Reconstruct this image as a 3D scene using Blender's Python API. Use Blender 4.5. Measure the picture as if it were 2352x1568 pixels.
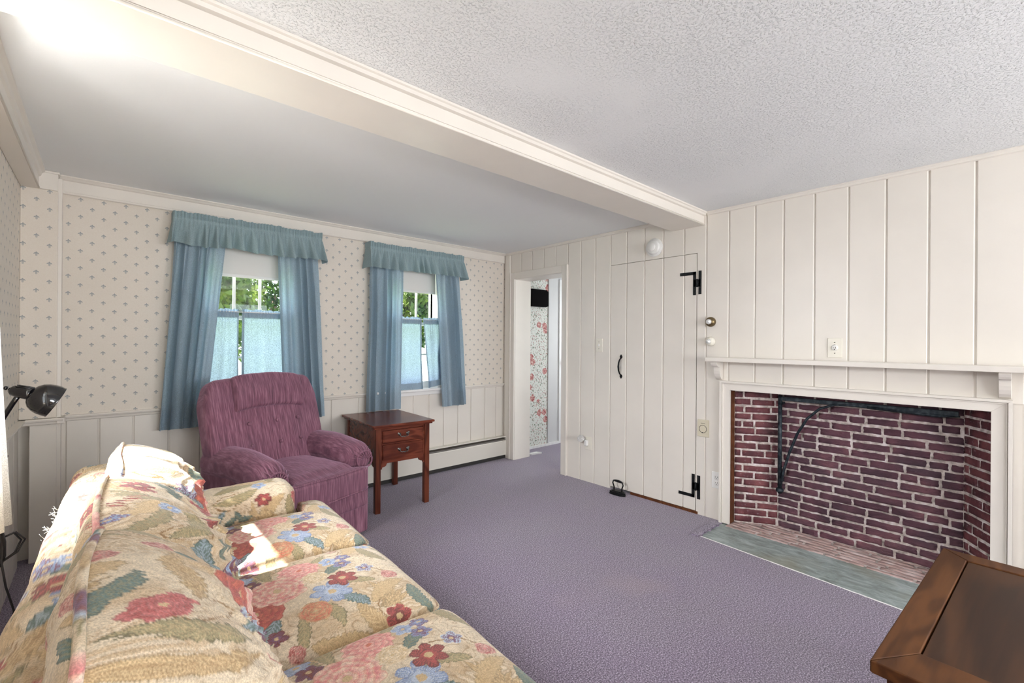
import bpy, bmesh, math, random
import numpy as np
from mathutils import Vector, Matrix
for _o in list(bpy.data.objects): bpy.data.objects.remove(_o, do_unlink=True)
sc = bpy.context.scene
COL = sc.collection
PI = math.pi
random.seed(7); RNG = np.random.default_rng(7)

# ------------------------------------------------------------------ camera
FPX = 1046.0; YAW = math.radians(41.956); ROLL = math.radians(0.4)
cd = bpy.data.cameras.new('camera'); cam = bpy.data.objects.new('camera', cd); COL.objects.link(cam)
cd.sensor_fit = 'HORIZONTAL'; cd.sensor_width = 36.0; cd.lens = FPX / 2352 * 36.0; cd.clip_start = 0.02
F = Vector((math.sin(YAW), math.cos(YAW), 0)); R0 = Vector((math.cos(YAW), -math.sin(YAW), 0)); U0 = Vector((0, 0, 1))
RR = math.cos(ROLL) * R0 + math.sin(ROLL) * U0; UU = -math.sin(ROLL) * R0 + math.cos(ROLL) * U0
m = Matrix((RR, UU, -F)).transposed().to_4x4(); m.translation = Vector((0, 0, 1.25))
cam.matrix_world = m
sc.camera = cam

# ------------------------------------------------------------------ light and exposure
sc.view_settings.view_transform = 'Standard'; sc.view_settings.look = 'None'
sc.view_settings.gamma = 1.0; sc.view_settings.use_curve_mapping = False
sc.view_settings.exposure = 0.30
W = bpy.data.worlds.new('world'); sc.world = W; W.use_nodes = True
bg = W.node_tree.nodes['Background']; bg.inputs[0].default_value = (0.80, 0.90, 1.0, 1); bg.inputs[1].default_value = 4.0

def sun(d, strength, col, ang=0.6):
    l = bpy.data.lights.new('sun', 'SUN'); l.energy = strength; l.color = col; l.angle = math.radians(ang)
    o = bpy.data.objects.new('sun', l); COL.objects.link(o)
    o.rotation_euler = Vector(d).to_track_quat('-Z', 'Y').to_euler(); o.location = (-3, 2, 5)
def area(name, loc, d, sx, sy, power, col):
    l = bpy.data.lights.new(name, 'AREA'); l.shape = 'RECTANGLE'; l.size = sx; l.size_y = sy; l.energy = power; l.color = col
    o = bpy.data.objects.new(name, l); COL.objects.link(o); o.location = loc
    o.rotation_euler = Vector(d).to_track_quat('-Z', 'Y').to_euler()
sun((1.0, 0.02, -1.55), 24.0, (1.0, 0.97, 0.92))
# daylight by the left window; low, rear and hall lamps are added fill
area('daylight_left_window', (-1.75, 1.90, 2.35), (1, 0, -0.5), 1.5, 1.2, 360, (0.95, 0.97, 1.0))
area('ceiling_fill_left', (-1.7, 1.88, 0.30), (1, 0, 0.62), 1.4, 0.9, 46, (1.0, 0.99, 0.95))  # added lamp for ground bounce, aimed up to brighten the ceiling
area('rear_fill', (0.75, -2.62, 1.20), (0, 1, 0.62), 1.2, 1.1, 70, (0.98, 0.98, 1.0))  # added fill lamp behind the camera, outside an invented window
area('rear_fill_2', (2.35, -2.62, 1.20), (0, 1, 0.62), 1.2, 1.1, 70, (0.98, 0.98, 1.0))  # second added fill lamp behind the camera
area('hall_fill', (5.28, 2.6, 1.3), (-1, 0.25, 0), 0.8, 1.1, 9, (1.0, 0.97, 0.93))  # added lamp that brightens the hall, no such source in view

# ------------------------------------------------------------------ helpers: things and parts
def setp(o, label=None, cat=None, group=None, kind=None):
    if label: o['label'] = label
    if cat: o['category'] = cat
    if group: o['group'] = group
    if kind: o['kind'] = kind
    return o
def thing(name, label, cat, loc=(0, 0, 0), rotz=0.0, group=None):
    o = bpy.data.objects.new(name, None); COL.objects.link(o); o.empty_display_size = 0.1
    o.location = loc; o.rotation_euler = (0, 0, rotz)
    return setp(o, label, cat, group)
class MB:
    """collects shapes of ONE mesh"""
    def __init__(s): s.v = []; s.f = []; s.mi = []; s.sm = []; s.n = 0
    def add(s, V, Fc, mi=0, smooth=True):
        V = np.asarray(V, float).reshape(-1, 3)
        s.v.append(V)
        for f in Fc: s.f.append(tuple(int(i) + s.n for i in f)); s.mi.append(mi); s.sm.append(smooth)
        s.n += len(V); return s
    def box(s, x0, x1, y0, y1, z0, z1, mi=0, c=0.0):
        """box with chamfered edges of size c"""
        x0, x1 = min(x0, x1), max(x0, x1); y0, y1 = min(y0, y1), max(y0, y1); z0, z1 = min(z0, z1), max(z0, z1)
        if c <= 0:
            V = [(x, y, z) for x in (x0, x1) for y in (y0, y1) for z in (z0, z1)]
            Fc = [(0, 1, 3, 2), (4, 6, 7, 5), (0, 4, 5, 1), (2, 3, 7, 6), (0, 2, 6, 4), (1, 5, 7, 3)]
            return s.add(V, Fc, mi, False)
        c = min(c, (x1 - x0) * .45, (y1 - y0) * .45, (z1 - z0) * .45)
        bm = bmesh.new(); bmesh.ops.create_cube(bm, size=1)
        for v in bm.verts: v.co = ((x0 + x1) / 2 + v.co.x * (x1 - x0), (y0 + y1) / 2 + v.co.y * (y1 - y0), (z0 + z1) / 2 + v.co.z * (z1 - z0))
        bmesh.ops.bevel(bm, geom=list(bm.edges), offset=c, segments=2, profile=0.5, affect='EDGES')
        return s.bm(bm, mi, False)
    def bm(s, b, mi=0, smooth=True):
        b.verts.index_update()
        s.add([v.co[:] for v in b.verts], [[v.index for v in f.verts] for f in b.faces], mi, smooth); b.free(); return s
    def grid(s, P, mi=0, smooth=True, wrapu=False, flip=False):
        """P: (nu,nv,3)"""
        nu, nv = P.shape[:2]; Fc = []
        for i in range(nu if wrapu else nu - 1):
            for j in range(nv - 1):
                a = i * nv + j; b = ((i + 1) % nu) * nv + j
                q = (a, b, b + 1, a + 1); Fc.append(q[::-1] if flip else q)
        return s.add(P.reshape(-1, 3), Fc, mi, smooth)
    def tube(s, pts, r, n=10, mi=0, closed=False, flat=None):
        pts = [Vector(p) for p in pts]; N = len(pts); rs = r if isinstance(r, (list, tuple)) else [r] * N
        rings = []; prev = None
        for i, p in enumerate(pts):
            a = pts[(i - 1) % N] if (closed or i > 0) else p; b = pts[(i + 1) % N] if (closed or i < N - 1) else p
            t = (b - a).normalized()
            if prev is None:
                ref = Vector((0, 0, 1)) if abs(t.z) < .9 else Vector((1, 0, 0)); u = t.cross(ref).normalized()
            else: u = (prev - t * prev.dot(t)).normalized()
            prev = u; w = t.cross(u)
            rings.append([p + (u * math.cos(2 * PI * k / n) + w * math.sin(2 * PI * k / n) * (flat or 1)) * rs[i] for k in range(n)])
        V = [c[:] for rg in rings for c in rg]; Fc = []
        for i in range(N if closed else N - 1):
            for k in range(n):
                j = (i + 1) % N; Fc.append((i * n + k, i * n + (k + 1) % n, j * n + (k + 1) % n, j * n + k))
        if not closed: Fc.append(tuple(range(n))[::-1]); Fc.append(tuple((N - 1) * n + k for k in range(n)))
        return s.add(V, Fc, mi, True)
    def lathe(s, prof, c=(0, 0, 0), axis=(0, 0, 1), n=32, mi=0, smooth=True):
        """prof: list of (radius, height)"""
        q = Vector((0, 0, 1)).rotation_difference(Vector(axis).normalized()); c = Vector(c)
        V = []; Fc = []
        for r, h in prof:
            for k in range(n):
                a = 2 * PI * k / n; V.append((c + q @ Vector((r * math.cos(a), r * math.sin(a), h)))[:])
        for i in range(len(prof) - 1):
            for k in range(n): Fc.append((i * n + k, i * n + (k + 1) % n, (i + 1) * n + (k + 1) % n, (i + 1) * n + k))
        Fc.append(tuple(range(n))[::-1]); Fc.append(tuple((len(prof) - 1) * n + k for k in range(n)))
        return s.add(V, Fc, mi, smooth)
    def prism(s, poly, axis, a, b, mi=0, smooth=False):
        """2D outline extruded along axis 0/1/2 from a to b"""
        n = len(poly)
        def P(p, t):
            return (t, p[0], p[1]) if axis == 0 else ((p[0], t, p[1]) if axis == 1 else (p[0], p[1], t))
        V = [P(p, a) for p in poly] + [P(p, b) for p in poly]
        Fc = [tuple(range(n)), tuple(range(2 * n - 1, n - 1, -1))] + [(i, i + n, (i + 1) % n + n, (i + 1) % n) for i in range(n)]
        return s.add(V, Fc, mi, smooth)
    def rbox(s, x0, x1, y0, y1, z0, z1, r, n=14, fn=None, mi=0):
        """soft rounded box, densely divided; fn deforms the (N,3) points"""
        hx, hy, hz = (x1 - x0) / 2, (y1 - y0) / 2, (z1 - z0) / 2; c = np.array([(x0 + x1) / 2, (y0 + y1) / 2, (z0 + z1) / 2]); h = np.array([hx, hy, hz])
        r = min(r, hx, hy, hz)
        t = np.linspace(-1, 1, n + 1); t = np.sign(t) * (1 - (1 - abs(t)) ** 1.25)
        V = []; Fc = []; off = 0
        for ax in range(3):
            for sg in (-1, 1):
                A, B = np.meshgrid(t, t, indexing='ij'); Q = np.zeros((n + 1, n + 1, 3))
                Q[..., ax] = sg; Q[..., (ax + 1) % 3] = A; Q[..., (ax + 2) % 3] = B
                V.append(Q.reshape(-1, 3))
                for i in range(n):
                    for j in range(n):
                        a = off + i * (n + 1) + j; q = (a, a + n + 1, a + n + 2, a + 1); Fc.append(q if sg > 0 else q[::-1])
                off += (n + 1) ** 2
        Q = np.concatenate(V) * h
        core = np.clip(Q, -(h - r), h - r); d = Q - core
        L = np.linalg.norm(d, axis=1, keepdims=True); L[L == 0] = 1
        Q = core + d / L * np.minimum(r, np.maximum(np.abs(d).max(1, keepdims=True), 0) * 1.0 + 0 * L) if False else core + d / L * r
        Q = Q + c
        if fn is not None: Q = fn(Q)
        # weld duplicates
        key = {}; idx = []; U = []
        for p in Q:
            k = (round(p[0], 6), round(p[1], 6), round(p[2], 6))
            if k not in key: key[k] = len(U); U.append(p)
            idx.append(key[k])
        Fn = []
        for f in Fc:
            g = []
            for i in f:
                if idx[i] not in g: g.append(idx[i])
            if len(g) > 2: Fn.append(g)
        return s.add(U, Fn, mi, True)
    def shift(s, d):
        d = np.array(d, float); s.v = [a + d for a in s.v]; return s
    def xf(s, fn): s.v = [fn(a) for a in s.v]; return s
def build(name, mb, mats, parent=None, world=False, colfn=None, uv=None):
    V = np.concatenate(mb.v)
    if parent is not None and world:
        V = V - np.array(parent.location[:])
        a = -parent.rotation_euler[2]
        if abs(a) > 1e-9:
            c, s_ = math.cos(a), math.sin(a); V = np.stack([V[:, 0] * c - V[:, 1] * s_, V[:, 0] * s_ + V[:, 1] * c, V[:, 2]], 1)
    me = bpy.data.meshes.new(name); me.from_pydata(V.tolist(), [], mb.f)
    if not isinstance(mats, (list, tuple)): mats = [mats]
    for m_ in mats: me.materials.append(m_)
    me.polygons.foreach_set('material_index', mb.mi); me.polygons.foreach_set('use_smooth', mb.sm)
    if colfn is not None:
        at = me.color_attributes.new('print', 'FLOAT_COLOR', 'POINT')
        c4 = np.ones((len(V), 4), np.float32); c4[:, :3] = colfn(V, uv); at.data.foreach_set('color', c4.ravel())
    me.validate(); me.update()
    o = bpy.data.objects.new(name, me); COL.objects.link(o)
    if parent is not None: o.parent = parent
    return o
def single(name, mb, mats, label, cat, group=None, kind=None, **k):
    return setp(build(name, mb, mats, **k), label, cat, group, kind)
def struct(name, mb, mats):
    return setp(build(name, mb, mats), None, None, None, 'structure')
def smooth_by_angle(o, deg=35):
    """flat shading across hard edges of a smooth mesh"""
    me = o.data; bm = bmesh.new(); bm.from_mesh(me)
    for e in bm.edges:
        if len(e.link_faces) == 2 and e.calc_face_angle(0) > math.radians(deg): e.smooth = False
    bm.to_mesh(me); bm.free(); return o
def vnoise(x, y, z=0.0, seed=0):
    """cheap smooth value noise (numpy), -1..1"""
    x = np.asarray(x, float); y = np.asarray(y, float); z = np.zeros_like(x) + z
    def hsh(i, j, k):
        h = (i * 374761393 + j * 668265263 + k * 2147483647 + seed * 1442695041) & 0xffffffff
        h = ((h ^ (h >> 13)) * 1274126177) & 0xffffffff; return ((h ^ (h >> 16)) & 0xffff) / 32767.5 - 1
    xi, yi, zi = np.floor(x).astype(np.int64), np.floor(y).astype(np.int64), np.floor(z).astype(np.int64)
    fx, fy, fz = x - xi, y - yi, z - zi; fx, fy, fz = [t * t * (3 - 2 * t) for t in (fx, fy, fz)]
    r = 0
    for a in (0, 1):
        for b in (0, 1):
            for c in (0, 1):
                r = r + hsh(xi + a, yi + b, zi + c) * (fx if a else 1 - fx) * (fy if b else 1 - fy) * (fz if c else 1 - fz)
    return r
def fbm(x, y, z=0.0, o=4, seed=0):
    s_ = 0; a = 1; t = 0
    for i in range(o): s_ = s_ + a * vnoise(np.asarray(x) * 2 ** i, np.asarray(y) * 2 ** i, np.asarray(z) * 2 ** i, seed + i * 17); t += a; a *= .5
    return s_ / t
def lin(*c):
    c = c[0] if len(c) == 1 else c
    return tuple(((x / 255) / 12.92 if x / 255 <= .04045 else ((x / 255 + .055) / 1.055) ** 2.4) for x in c)

# ------------------------------------------------------------------ helpers: node materials
class E:
    """tiny expression wrapper over Math nodes"""
    def __init__(s, nt, k): s.nt = nt; s.k = k
    def _m(s, op, b=None, c=None):
        n = s.nt.nodes.new('ShaderNodeMath'); n.operation = op
        for i, q in enumerate((s, b, c)):
            if q is None: continue
            if isinstance(q, E): s.nt.links.new(q.k, n.inputs[i])
            else: n.inputs[i].default_value = q
        return E(s.nt, n.outputs[0])
    def __add__(s, b): return s._m('ADD', b)
    def __sub__(s, b): return s._m('SUBTRACT', b)
    def __mul__(s, b): return s._m('MULTIPLY', b)
    def __truediv__(s, b): return s._m('DIVIDE', b)
    def frac(s): return s._m('FRACT')
    def sq(s): return s._m('MULTIPLY', s)
    def lt(s, b): return s._m('LESS_THAN', b)
    def gt(s, b): return s._m('GREATER_THAN', b)
    def max(s, b): return s._m('MAXIMUM', b)
    def min(s, b): return s._m('MINIMUM', b)
    def abs(s): return s._m('ABSOLUTE')
    def sin(s): return s._m('SINE')
    def sm(s, a, b):
        n = s.nt.nodes.new('ShaderNodeMapRange'); n.interpolation_type = 'SMOOTHSTEP'
        n.inputs[1].default_value = a; n.inputs[2].default_value = b; s.nt.links.new(s.k, n.inputs[0]); return E(s.nt, n.outputs[0])
class Mat:
    def __init__(s, name, col=(.8, .8, .8), rough=.5, metal=0.0, **kw):
        s.m = bpy.data.materials.new(name); s.m.use_nodes = True; s.nt = s.m.node_tree; s.b = s.nt.nodes['Principled BSDF']
        s.b.inputs['Base Color'].default_value = (*col, 1); s.b.inputs['Roughness'].default_value = rough; s.b.inputs['Metallic'].default_value = metal
        for k, v in kw.items(): s.b.inputs[k.replace('_', ' ')].default_value = v
        s.tc = None
    def n(s, t): return s.nt.nodes.new(t)
    def l(s, a, b): s.nt.links.new(a, b)
    def coord(s, which='Object'):
        if s.tc is None: s.tc = s.n('ShaderNodeTexCoord')
        return s.tc.outputs[which]
    def xyz(s, which='Object'):
        q = s.n('ShaderNodeSeparateXYZ'); s.l(s.coord(which), q.inputs[0]); return [E(s.nt, o) for o in q.outputs]
    def noise(s, scale, detail=3, stretch=(1, 1, 1), which='Object', rough=.5, dist=0):
        mp = s.n('ShaderNodeMapping'); mp.inputs['Scale'].default_value = stretch; s.l(s.coord(which), mp.inputs[0])
        n = s.n('ShaderNodeTexNoise'); n.inputs['Scale'].default_value = scale; n.inputs['Detail'].default_value = detail
        n.inputs['Roughness'].default_value = rough; n.inputs['Distortion'].default_value = dist; s.l(mp.outputs[0], n.inputs[0]); return E(s.nt, n.outputs[0])
    def vor(s, scale, out='Distance', stretch=(1, 1, 1), feature='F1'):
        mp = s.n('ShaderNodeMapping'); mp.inputs['Scale'].default_value = stretch; s.l(s.coord(), mp.inputs[0])
        n = s.n('ShaderNodeTexVoronoi'); n.inputs['Scale'].default_value = scale; n.feature = feature; s.l(mp.outputs[0], n.inputs[0]); return n.outputs[out]
    def ramp(s, fac, stops):
        r = s.n('ShaderNodeValToRGB'); e = r.color_ramp.elements
        while len(e) < len(stops): e.new(.5)
        for el, (p, c) in zip(e, stops): el.position = p; el.color = (*c, 1)
        s.l(fac.k if isinstance(fac, E) else fac, r.inputs[0]); return r.outputs[0]
    def mix(s, fac, a, b, mode='MIX'):
        x = s.n('ShaderNodeMix'); x.data_type = 'RGBA'; x.blend_type = mode
        for sock, q in ((x.inputs[0], fac), (x.inputs[6], a), (x.inputs[7], b)):
            if isinstance(q, E): s.l(q.k, sock)
            elif isinstance(q, (int, float)): sock.default_value = q
            elif isinstance(q, tuple): sock.default_value = (*q, 1)
            else: s.l(q, sock)
        return x.outputs[2]
    def color(s, k): s.l(k.k if isinstance(k, E) else k, s.b.inputs['Base Color']); return s
    def bump(s, h, strength=.3, dist=.01):
        b = s.n('ShaderNodeBump'); b.inputs['Strength'].default_value = strength; b.inputs['Distance'].default_value = dist
        s.l(h.k if isinstance(h, E) else h, b.inputs['Height'])
        old = s.b.inputs['Normal'].links
        if old: s.l(old[0].from_socket, b.inputs['Normal'])
        s.l(b.outputs[0], s.b.inputs['Normal']); return s
    def wr(s, k): s.l(k.k, s.b.inputs['Roughness']); return s

CREAM = (0.785, 0.735, 0.662)
def m_paint(name, col, rough=.38, amt=.05):
    M = Mat(name, col, rough)
    c = M.mix(M.noise(5, 4), tuple(x * (1 - amt) for x in col), tuple(min(1, x * (1 + amt)) for x in col)); M.color(c)
    M.bump(M.noise(60, 3, (1, 1, .15)), .08, .002); return M.m
PAINT = m_paint('cream_paint', CREAM)
TRIM = m_paint('trim_paint', (0.79, 0.74, 0.67), .32, .03)
WHITE = m_paint('white_paint', (.82, .81, .79), .35, .02)
M = Mat('wallpaper', (.78, .72, .63), .75)
X_, Y_, Z_ = M.xyz(); U_ = X_ + Y_ - 3.73
def motif(du, dv):
    a = ((U_ + (0.097 + du)) / 0.103 + 0.5 + 100.0).frac() - 0.5; b = ((Z_ - (2.075 + dv)) / 0.1015 + 0.5 + 100.0).frac() - 0.5
    a = a * 0.103; b = b * 0.1015
    cap = ((a / 0.0112).sq() + ((b + 0.001) / 0.0085).sq()).lt(1.0) * ((a / 0.0085).sq() + ((b + 0.0035) / 0.0062).sq()).gt(1.0) * b.gt(-0.002)
    inner = ((a / 0.0055).sq() + ((b + 0.001) / 0.0042).sq()).lt(1.0)
    blob = ((a / 0.0046).sq() + ((b + 0.0075) / 0.0052).sq()).lt(1.0)
    tip = ((a / 0.0026).sq() + ((b - 0.0085) / 0.0035).sq()).lt(1.0)
    return cap.max(inner * 0.7).max(blob * 0.62).max(tip)
mo = motif(0, 0).max(motif(0.0515, 0.05075)) * (M.noise(700, 2) * 0.5 + 0.6)
base = M.mix(M.noise(3, 3), (.74, .675, .585), (.80, .735, .65)); base = M.mix(M.noise(220, 3, (1, 1, 1)).sm(.35, .7) * .35, base, (.70, .62, .52))
M.color(M.mix((mo * 0.95).min(1.0), base, (0.250, 0.280, 0.300))); M.bump(M.noise(350, 2), .06, .001); WALLPAPER = M.m
M = Mat('popcorn_ceiling', (.76, .77, .77), .9)
nz = M.noise(130, 4, rough=.62, dist=.5); big = M.noise(1.6, 2)
pk = nz.sm(.50, .74) * big.sm(.30, .62); M.bump(pk + M.noise(260, 2) * .15, .75, .007)
M.color(M.mix(M.noise(110, 2).sm(.68, .74) * big.sm(.45, .62) * .5, (.84, .85, .85), (.35, .34, .31))); POPCORN = M.m
M = Mat('smooth_ceiling', (.86, .87, .87), .85); M.bump(M.noise(6, 3), .12, .02); M.bump(M.noise(160, 3), .15, .002); CEIL = M.m
M = Mat('purple_carpet', (.2, .15, .2), .95, Sheen_Weight=.25)
n1 = M.noise(170, 4, rough=.75); n2 = M.noise(2.2, 4); n3 = M.noise(90, 3)
c = M.ramp(n1, [(.34, (.040, .030, .046)), (.5, (.190, .150, .205)), (.64, (.56, .49, .60))])
c = M.mix(n2.sm(.35, .65) * .5, c, M.mix(1.0, c, (.95, .88, 1.0), 'MULTIPLY'))
c = M.mix(M.noise(1.1, 3, (1, 1, 1)).sm(.60, .72) * .25, c, (.36, .28, .27)); M.color(c)
M.bump(n1, .6, .003); M.bump(n3, .3, .006); CARPET = M.m
def m_wood(name, d, l_, rough=.22, axis=0, scale=1.0, coat=.25):
    M = Mat(name, d, rough, Coat_Weight=coat, Coat_Roughness=.15)
    st = [(14, 14, 14)] * 3; st = [14, 14, 14]; st[axis] = 1.2
    g = M.noise(2.2 * scale, 6, tuple(st), rough=.6, dist=.8); st2 = [4, 4, 4]; st2[axis] = .8
    w = M.noise(1.6 * scale, 2, tuple(st2), dist=1.2)
    rings = ((w * 34.0).sin() * 0.5 + 0.5)
    f = (g * .65 + rings * .35).sm(.2, .85)
    M.color(M.mix(f, d, l_)); M.bump(g, .05, .002); M.b.inputs['Specular IOR Level'].default_value = .22 if coat < .1 else .5; return M.m
CHERRY = m_wood('cherry_wood', (.085, .018, .010), (.20, .050, .026), .26, 0, 1, .06)
CHERRYV = m_wood('cherry_wood_upright', (.07, .016, .009), (.17, .045, .022), .28, 2, 1, .06)
WALNUT = m_wood('walnut_wood', (.060, .020, .006), (.135, .050, .014), .5, 0, .9, .0)
WALNUTP = m_wood('walnut_panel', (.030, .012, .006), (.080, .032, .013), .48, 0, .6, .0)
BROWNB = m_wood('brown_board', (.09, .03, .012), (.16, .055, .02), .5, 2, 1, 0)
M = Mat('velvet', (.2, .08, .13), .85, Sheen_Weight=.55, Sheen_Roughness=.4); M.b.inputs['Sheen Tint'].default_value = (.85, .55, .75, 1)
st = M.noise(9, 4, (17, 1.6, .9), rough=.6); sp = M.noise(3.5, 3)
c = M.ramp(st, [(.28, (.11, .044, .068)), (.5, (.235, .095, .140)), (.72, (.42, .20, .27))])
c = M.mix(sp.sm(.4, .65) * .30, c, (.16, .08, .115)); M.color(c); M.bump(M.noise(160, 3, (1, 1, .25)), .25, .003); VELVET = M.m
def m_cloth(name, dcol, tcol, tw=.5, weave=900):
    M = Mat(name, dcol, .9); nt = M.nt
    wv = M.noise(weave, 2, (1, 1, .35)); wv2 = M.noise(weave, 2, (.35, .35, 1)); f = (wv + wv2) * .5
    M.color(M.mix(f.sm(.35, .65), tuple(x * .72 for x in dcol), tuple(x * 1.25 for x in dcol)))
    tr = M.n('ShaderNodeBsdfTranslucent'); k = M.mix(f.sm(.35, .65), tuple(x * .55 for x in tcol), tuple(min(1, x * 1.3) for x in tcol)); M.l(k, tr.inputs[0])
    mx = M.n('ShaderNodeMixShader'); mx.inputs[0].default_value = tw; M.l(M.b.outputs[0], mx.inputs[1]); M.l(tr.outputs[0], mx.inputs[2])
    out = [n for n in nt.nodes if n.type == 'OUTPUT_MATERIAL'][0]; M.l(mx.outputs[0], out.inputs[0]); return M.m
DRAPE = m_cloth('blue_drape', (.43, .53, .60), (.46, .66, .84), .34)
VALC = m_cloth('blue_valance', (.33, .43, .45), (.25, .4, .45), .16)
CAFE = m_cloth('cafe_cloth', (.24, .32, .40), (.48, .60, .78), .60, 500)
SHEER = m_cloth('white_curtain', (.80, .81, .80), (.8, .82, .8), .35)
M = Mat('shade_cloth', (.80, .78, .74), .7); SHADEM = M.m
M = Mat('black_iron', (.012, .013, .014), .42, .6); M.bump(M.noise(90, 3), .2, .002); IRON = M.m
M = Mat('crane_iron', (.016, .025, .034), .5, .5); M.color(M.mix(M.noise(40, 4).sm(.4, .7), (.012, .02, .028), (.05, .065, .075))); M.bump(M.noise(70, 3), .3, .003); CRANE = M.m
LAMPB = Mat('black_enamel', (.006, .006, .008), .12, 0, Coat_Weight=.6).m
RUB = Mat('black_rubber', (.03, .03, .035), .45).m
BRASS = Mat('brass', (.62, .42, .16), .25, 1).m
ABRASS = Mat('aged_brass', (.20, .15, .08), .38, 1).m
PEWTER = Mat('pewter', (.18, .18, .17), .3, 1).m
IVORY = Mat('ivory_plastic', (.80, .76, .66), .35).m
IVORYW = Mat('white_plastic', (.82, .81, .78), .35).m
DARKS = Mat('dark_slot', (.03, .028, .025), .6).m
GLASSK = Mat('cut_glass', (.95, .96, .97), .03, 0, Transmission_Weight=.85, IOR=1.45).m
ALU = Mat('satin_metal', (.35, .33, .30), .4, .8).m
HEATM = m_paint('heater_enamel', (.76, .72, .64), .35, .02)
M = Mat('slate', (.3, .34, .32), .55)
sn = M.noise(13, 6, (1.6, .6, 1), rough=.72, dist=.5); c = M.ramp(sn, [(.3, (.15, .17, .145)), (.5, (.29, .335, .32)), (.7, (.48, .54, .53))])
c = M.mix(M.noise(2.4, 3).sm(.5, .7) * .6, c, (.28, .26, .18)); M.color(c); M.bump(M.noise(30, 5, (1, .35, 1)), .5, .006); SLATE = M.m
M = Mat('brick', (.12, .035, .035), .72)
bn = M.noise(9, 4); c = M.ramp(bn, [(.3, (.045, .013, .018)), (.5, (.110, .028, .035)), (.72, (.20, .062, .064))])
c = M.mix(M.noise(60, 3).sm(.60, .72) * .35, c, (.30, .22, .24))
zz = M.xyz('Object'); M.color(c); M.bump(M.noise(45, 5), .6, .006); BRICK = M.m
M = Mat('soot_brick', (.06, .03, .04), .6)
c = M.ramp(M.noise(6, 5), [(.30, (.060, .026, .040)), (.52, (.145, .058, .080)), (.72, (.26, .105, .125))]); M.color(M.mix(M.noise(3, 3, (1, 1, 2)).sm(.5, .68) * .5, c, (.075, .052, .070))); M.bump(M.noise(30, 6, (1, 1, 2.2), rough=.65), 1.0, .016); BRICK2 = M.m
M = Mat('hearth_brick', (.4, .28, .25), .8)
c = M.ramp(M.noise(8, 5, (3, 1, 1)), [(.3, (.20, .16, .155)), (.5, (.46, .31, .28)), (.72, (.66, .56, .54))]); M.color(c); M.bump(M.noise(40, 5), .6, .006); BRICK3 = M.m
M = Mat('mortar', (.48, .42, .40), .9); M.color(M.ramp(M.noise(30, 4), [(.3, (.26, .22, .20)), (.5, (.56, .48, .44)), (.7, (.76, .70, .69))])); M.bump(M.noise(120, 4), .7, .006); MORTAR = M.m
M = Mat('rose_wallpaper', (.75, .76, .70), .7)
v = M.n('ShaderNodeTexVoronoi'); v.inputs['Scale'].default_value = 8.5; mp = M.n('ShaderNodeMapping'); mp.inputs['Scale'].default_value = (1, .001, 1); M.l(M.coord(), mp.inputs[0]); M.l(mp.outputs[0], v.inputs[0])
d = E(M.nt, v.outputs['Distance']); sp = M.n('ShaderNodeSeparateColor'); M.l(v.outputs['Color'], sp.inputs[0]); r1 = E(M.nt, sp.outputs[0])
pet = (M.noise(60, 3, (1, .001, 1)) * .22 + d)
rose = pet.lt(.46) * r1.gt(.40); lv = M.noise(42, 3, (1, .001, 1)).sm(.58, .62)
c = M.mix(lv, (.72, .73, .67), (.22, .26, .19)); c = M.mix(M.noise(75, 2, (1, .001, 1)).sm(.60, .63), c, (.42, .22, .20))
c = M.mix(rose, c, M.ramp(M.noise(45, 3), [(.35, (.30, .06, .07)), (.5, (.50, .20, .18)), (.65, (.74, .55, .47))])); M.color(c); ROSEW = M.m
M = Mat('glass_pane', (1, 1, 1), .0); nt = M.nt
g = M.n('ShaderNodeBsdfGlossy'); g.inputs['Roughness'].default_value = .02; t = M.n('ShaderNodeBsdfTransparent'); mx = M.n('ShaderNodeMixShader'); mx.inputs[0].default_value = .04
M.l(t.outputs[0], mx.inputs[1]); M.l(g.outputs[0], mx.inputs[2]); M.l(mx.outputs[0], [n for n in nt.nodes if n.type == 'OUTPUT_MATERIAL'][0].inputs[0]); GLASS = M.m
M = Mat('leaf', (.1, .2, .03), .5); nt = M.nt
c = M.ramp(M.noise(2.5, 3), [(.35, (.012, .035, .005)), (.5, (.045, .10, .012)), (.7, (.19, .26, .03))]); M.color(c)
tr = M.n('ShaderNodeBsdfTranslucent'); M.l(c, tr.inputs[0]); mx = M.n('ShaderNodeMixShader'); mx.inputs[0].default_value = .45; M.l(M.b.outputs[0], mx.inputs[1]); M.l(tr.outputs[0], mx.inputs[2])
M.l(mx.outputs[0], [n for n in nt.nodes if n.type == 'OUTPUT_MATERIAL'][0].inputs[0]); LEAF = M.m
M = Mat('bark', (.09, .06, .04), .9); M.bump(M.noise(30, 4, (1, 1, .2)), .6, .02); BARK = M.m
M = Mat('lawn', (.16, .26, .05), .9); M.color(M.mix(M.noise(8, 4), (.20, .28, .10), (.34, .40, .18))); LAWN = M.m
SIDING = Mat('siding', (.75, .76, .78), .6).m; DGLASS = Mat('house_glass', (.08, .10, .12), .1).m
FAB = Mat('tapestry_fabric', (.7, .6, .45), .92, Sheen_Weight=.15)
at = FAB.n('ShaderNodeAttribute'); at.attribute_name = 'print'
wv = FAB.noise(420, 2); c = FAB.mix(wv.sm(.3, .7), FAB.mix(1.0, at.outputs['Color'], (.80, .78, .76), 'MULTIPLY'), FAB.mix(1.0, at.outputs['Color'], (1.14, 1.13, 1.12), 'MULTIPLY'))
FAB.color(c); FAB.bump(wv, .35, .002); FAB.bump(FAB.noise(28, 4, (1, 1, 2.5)), .30, .008); FABRIC = FAB.m

# ================================================================== ROOM SHELL
XR, YB, H = 3.236, 3.734, 2.192; XL = -0.34; YR = -2.3
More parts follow.
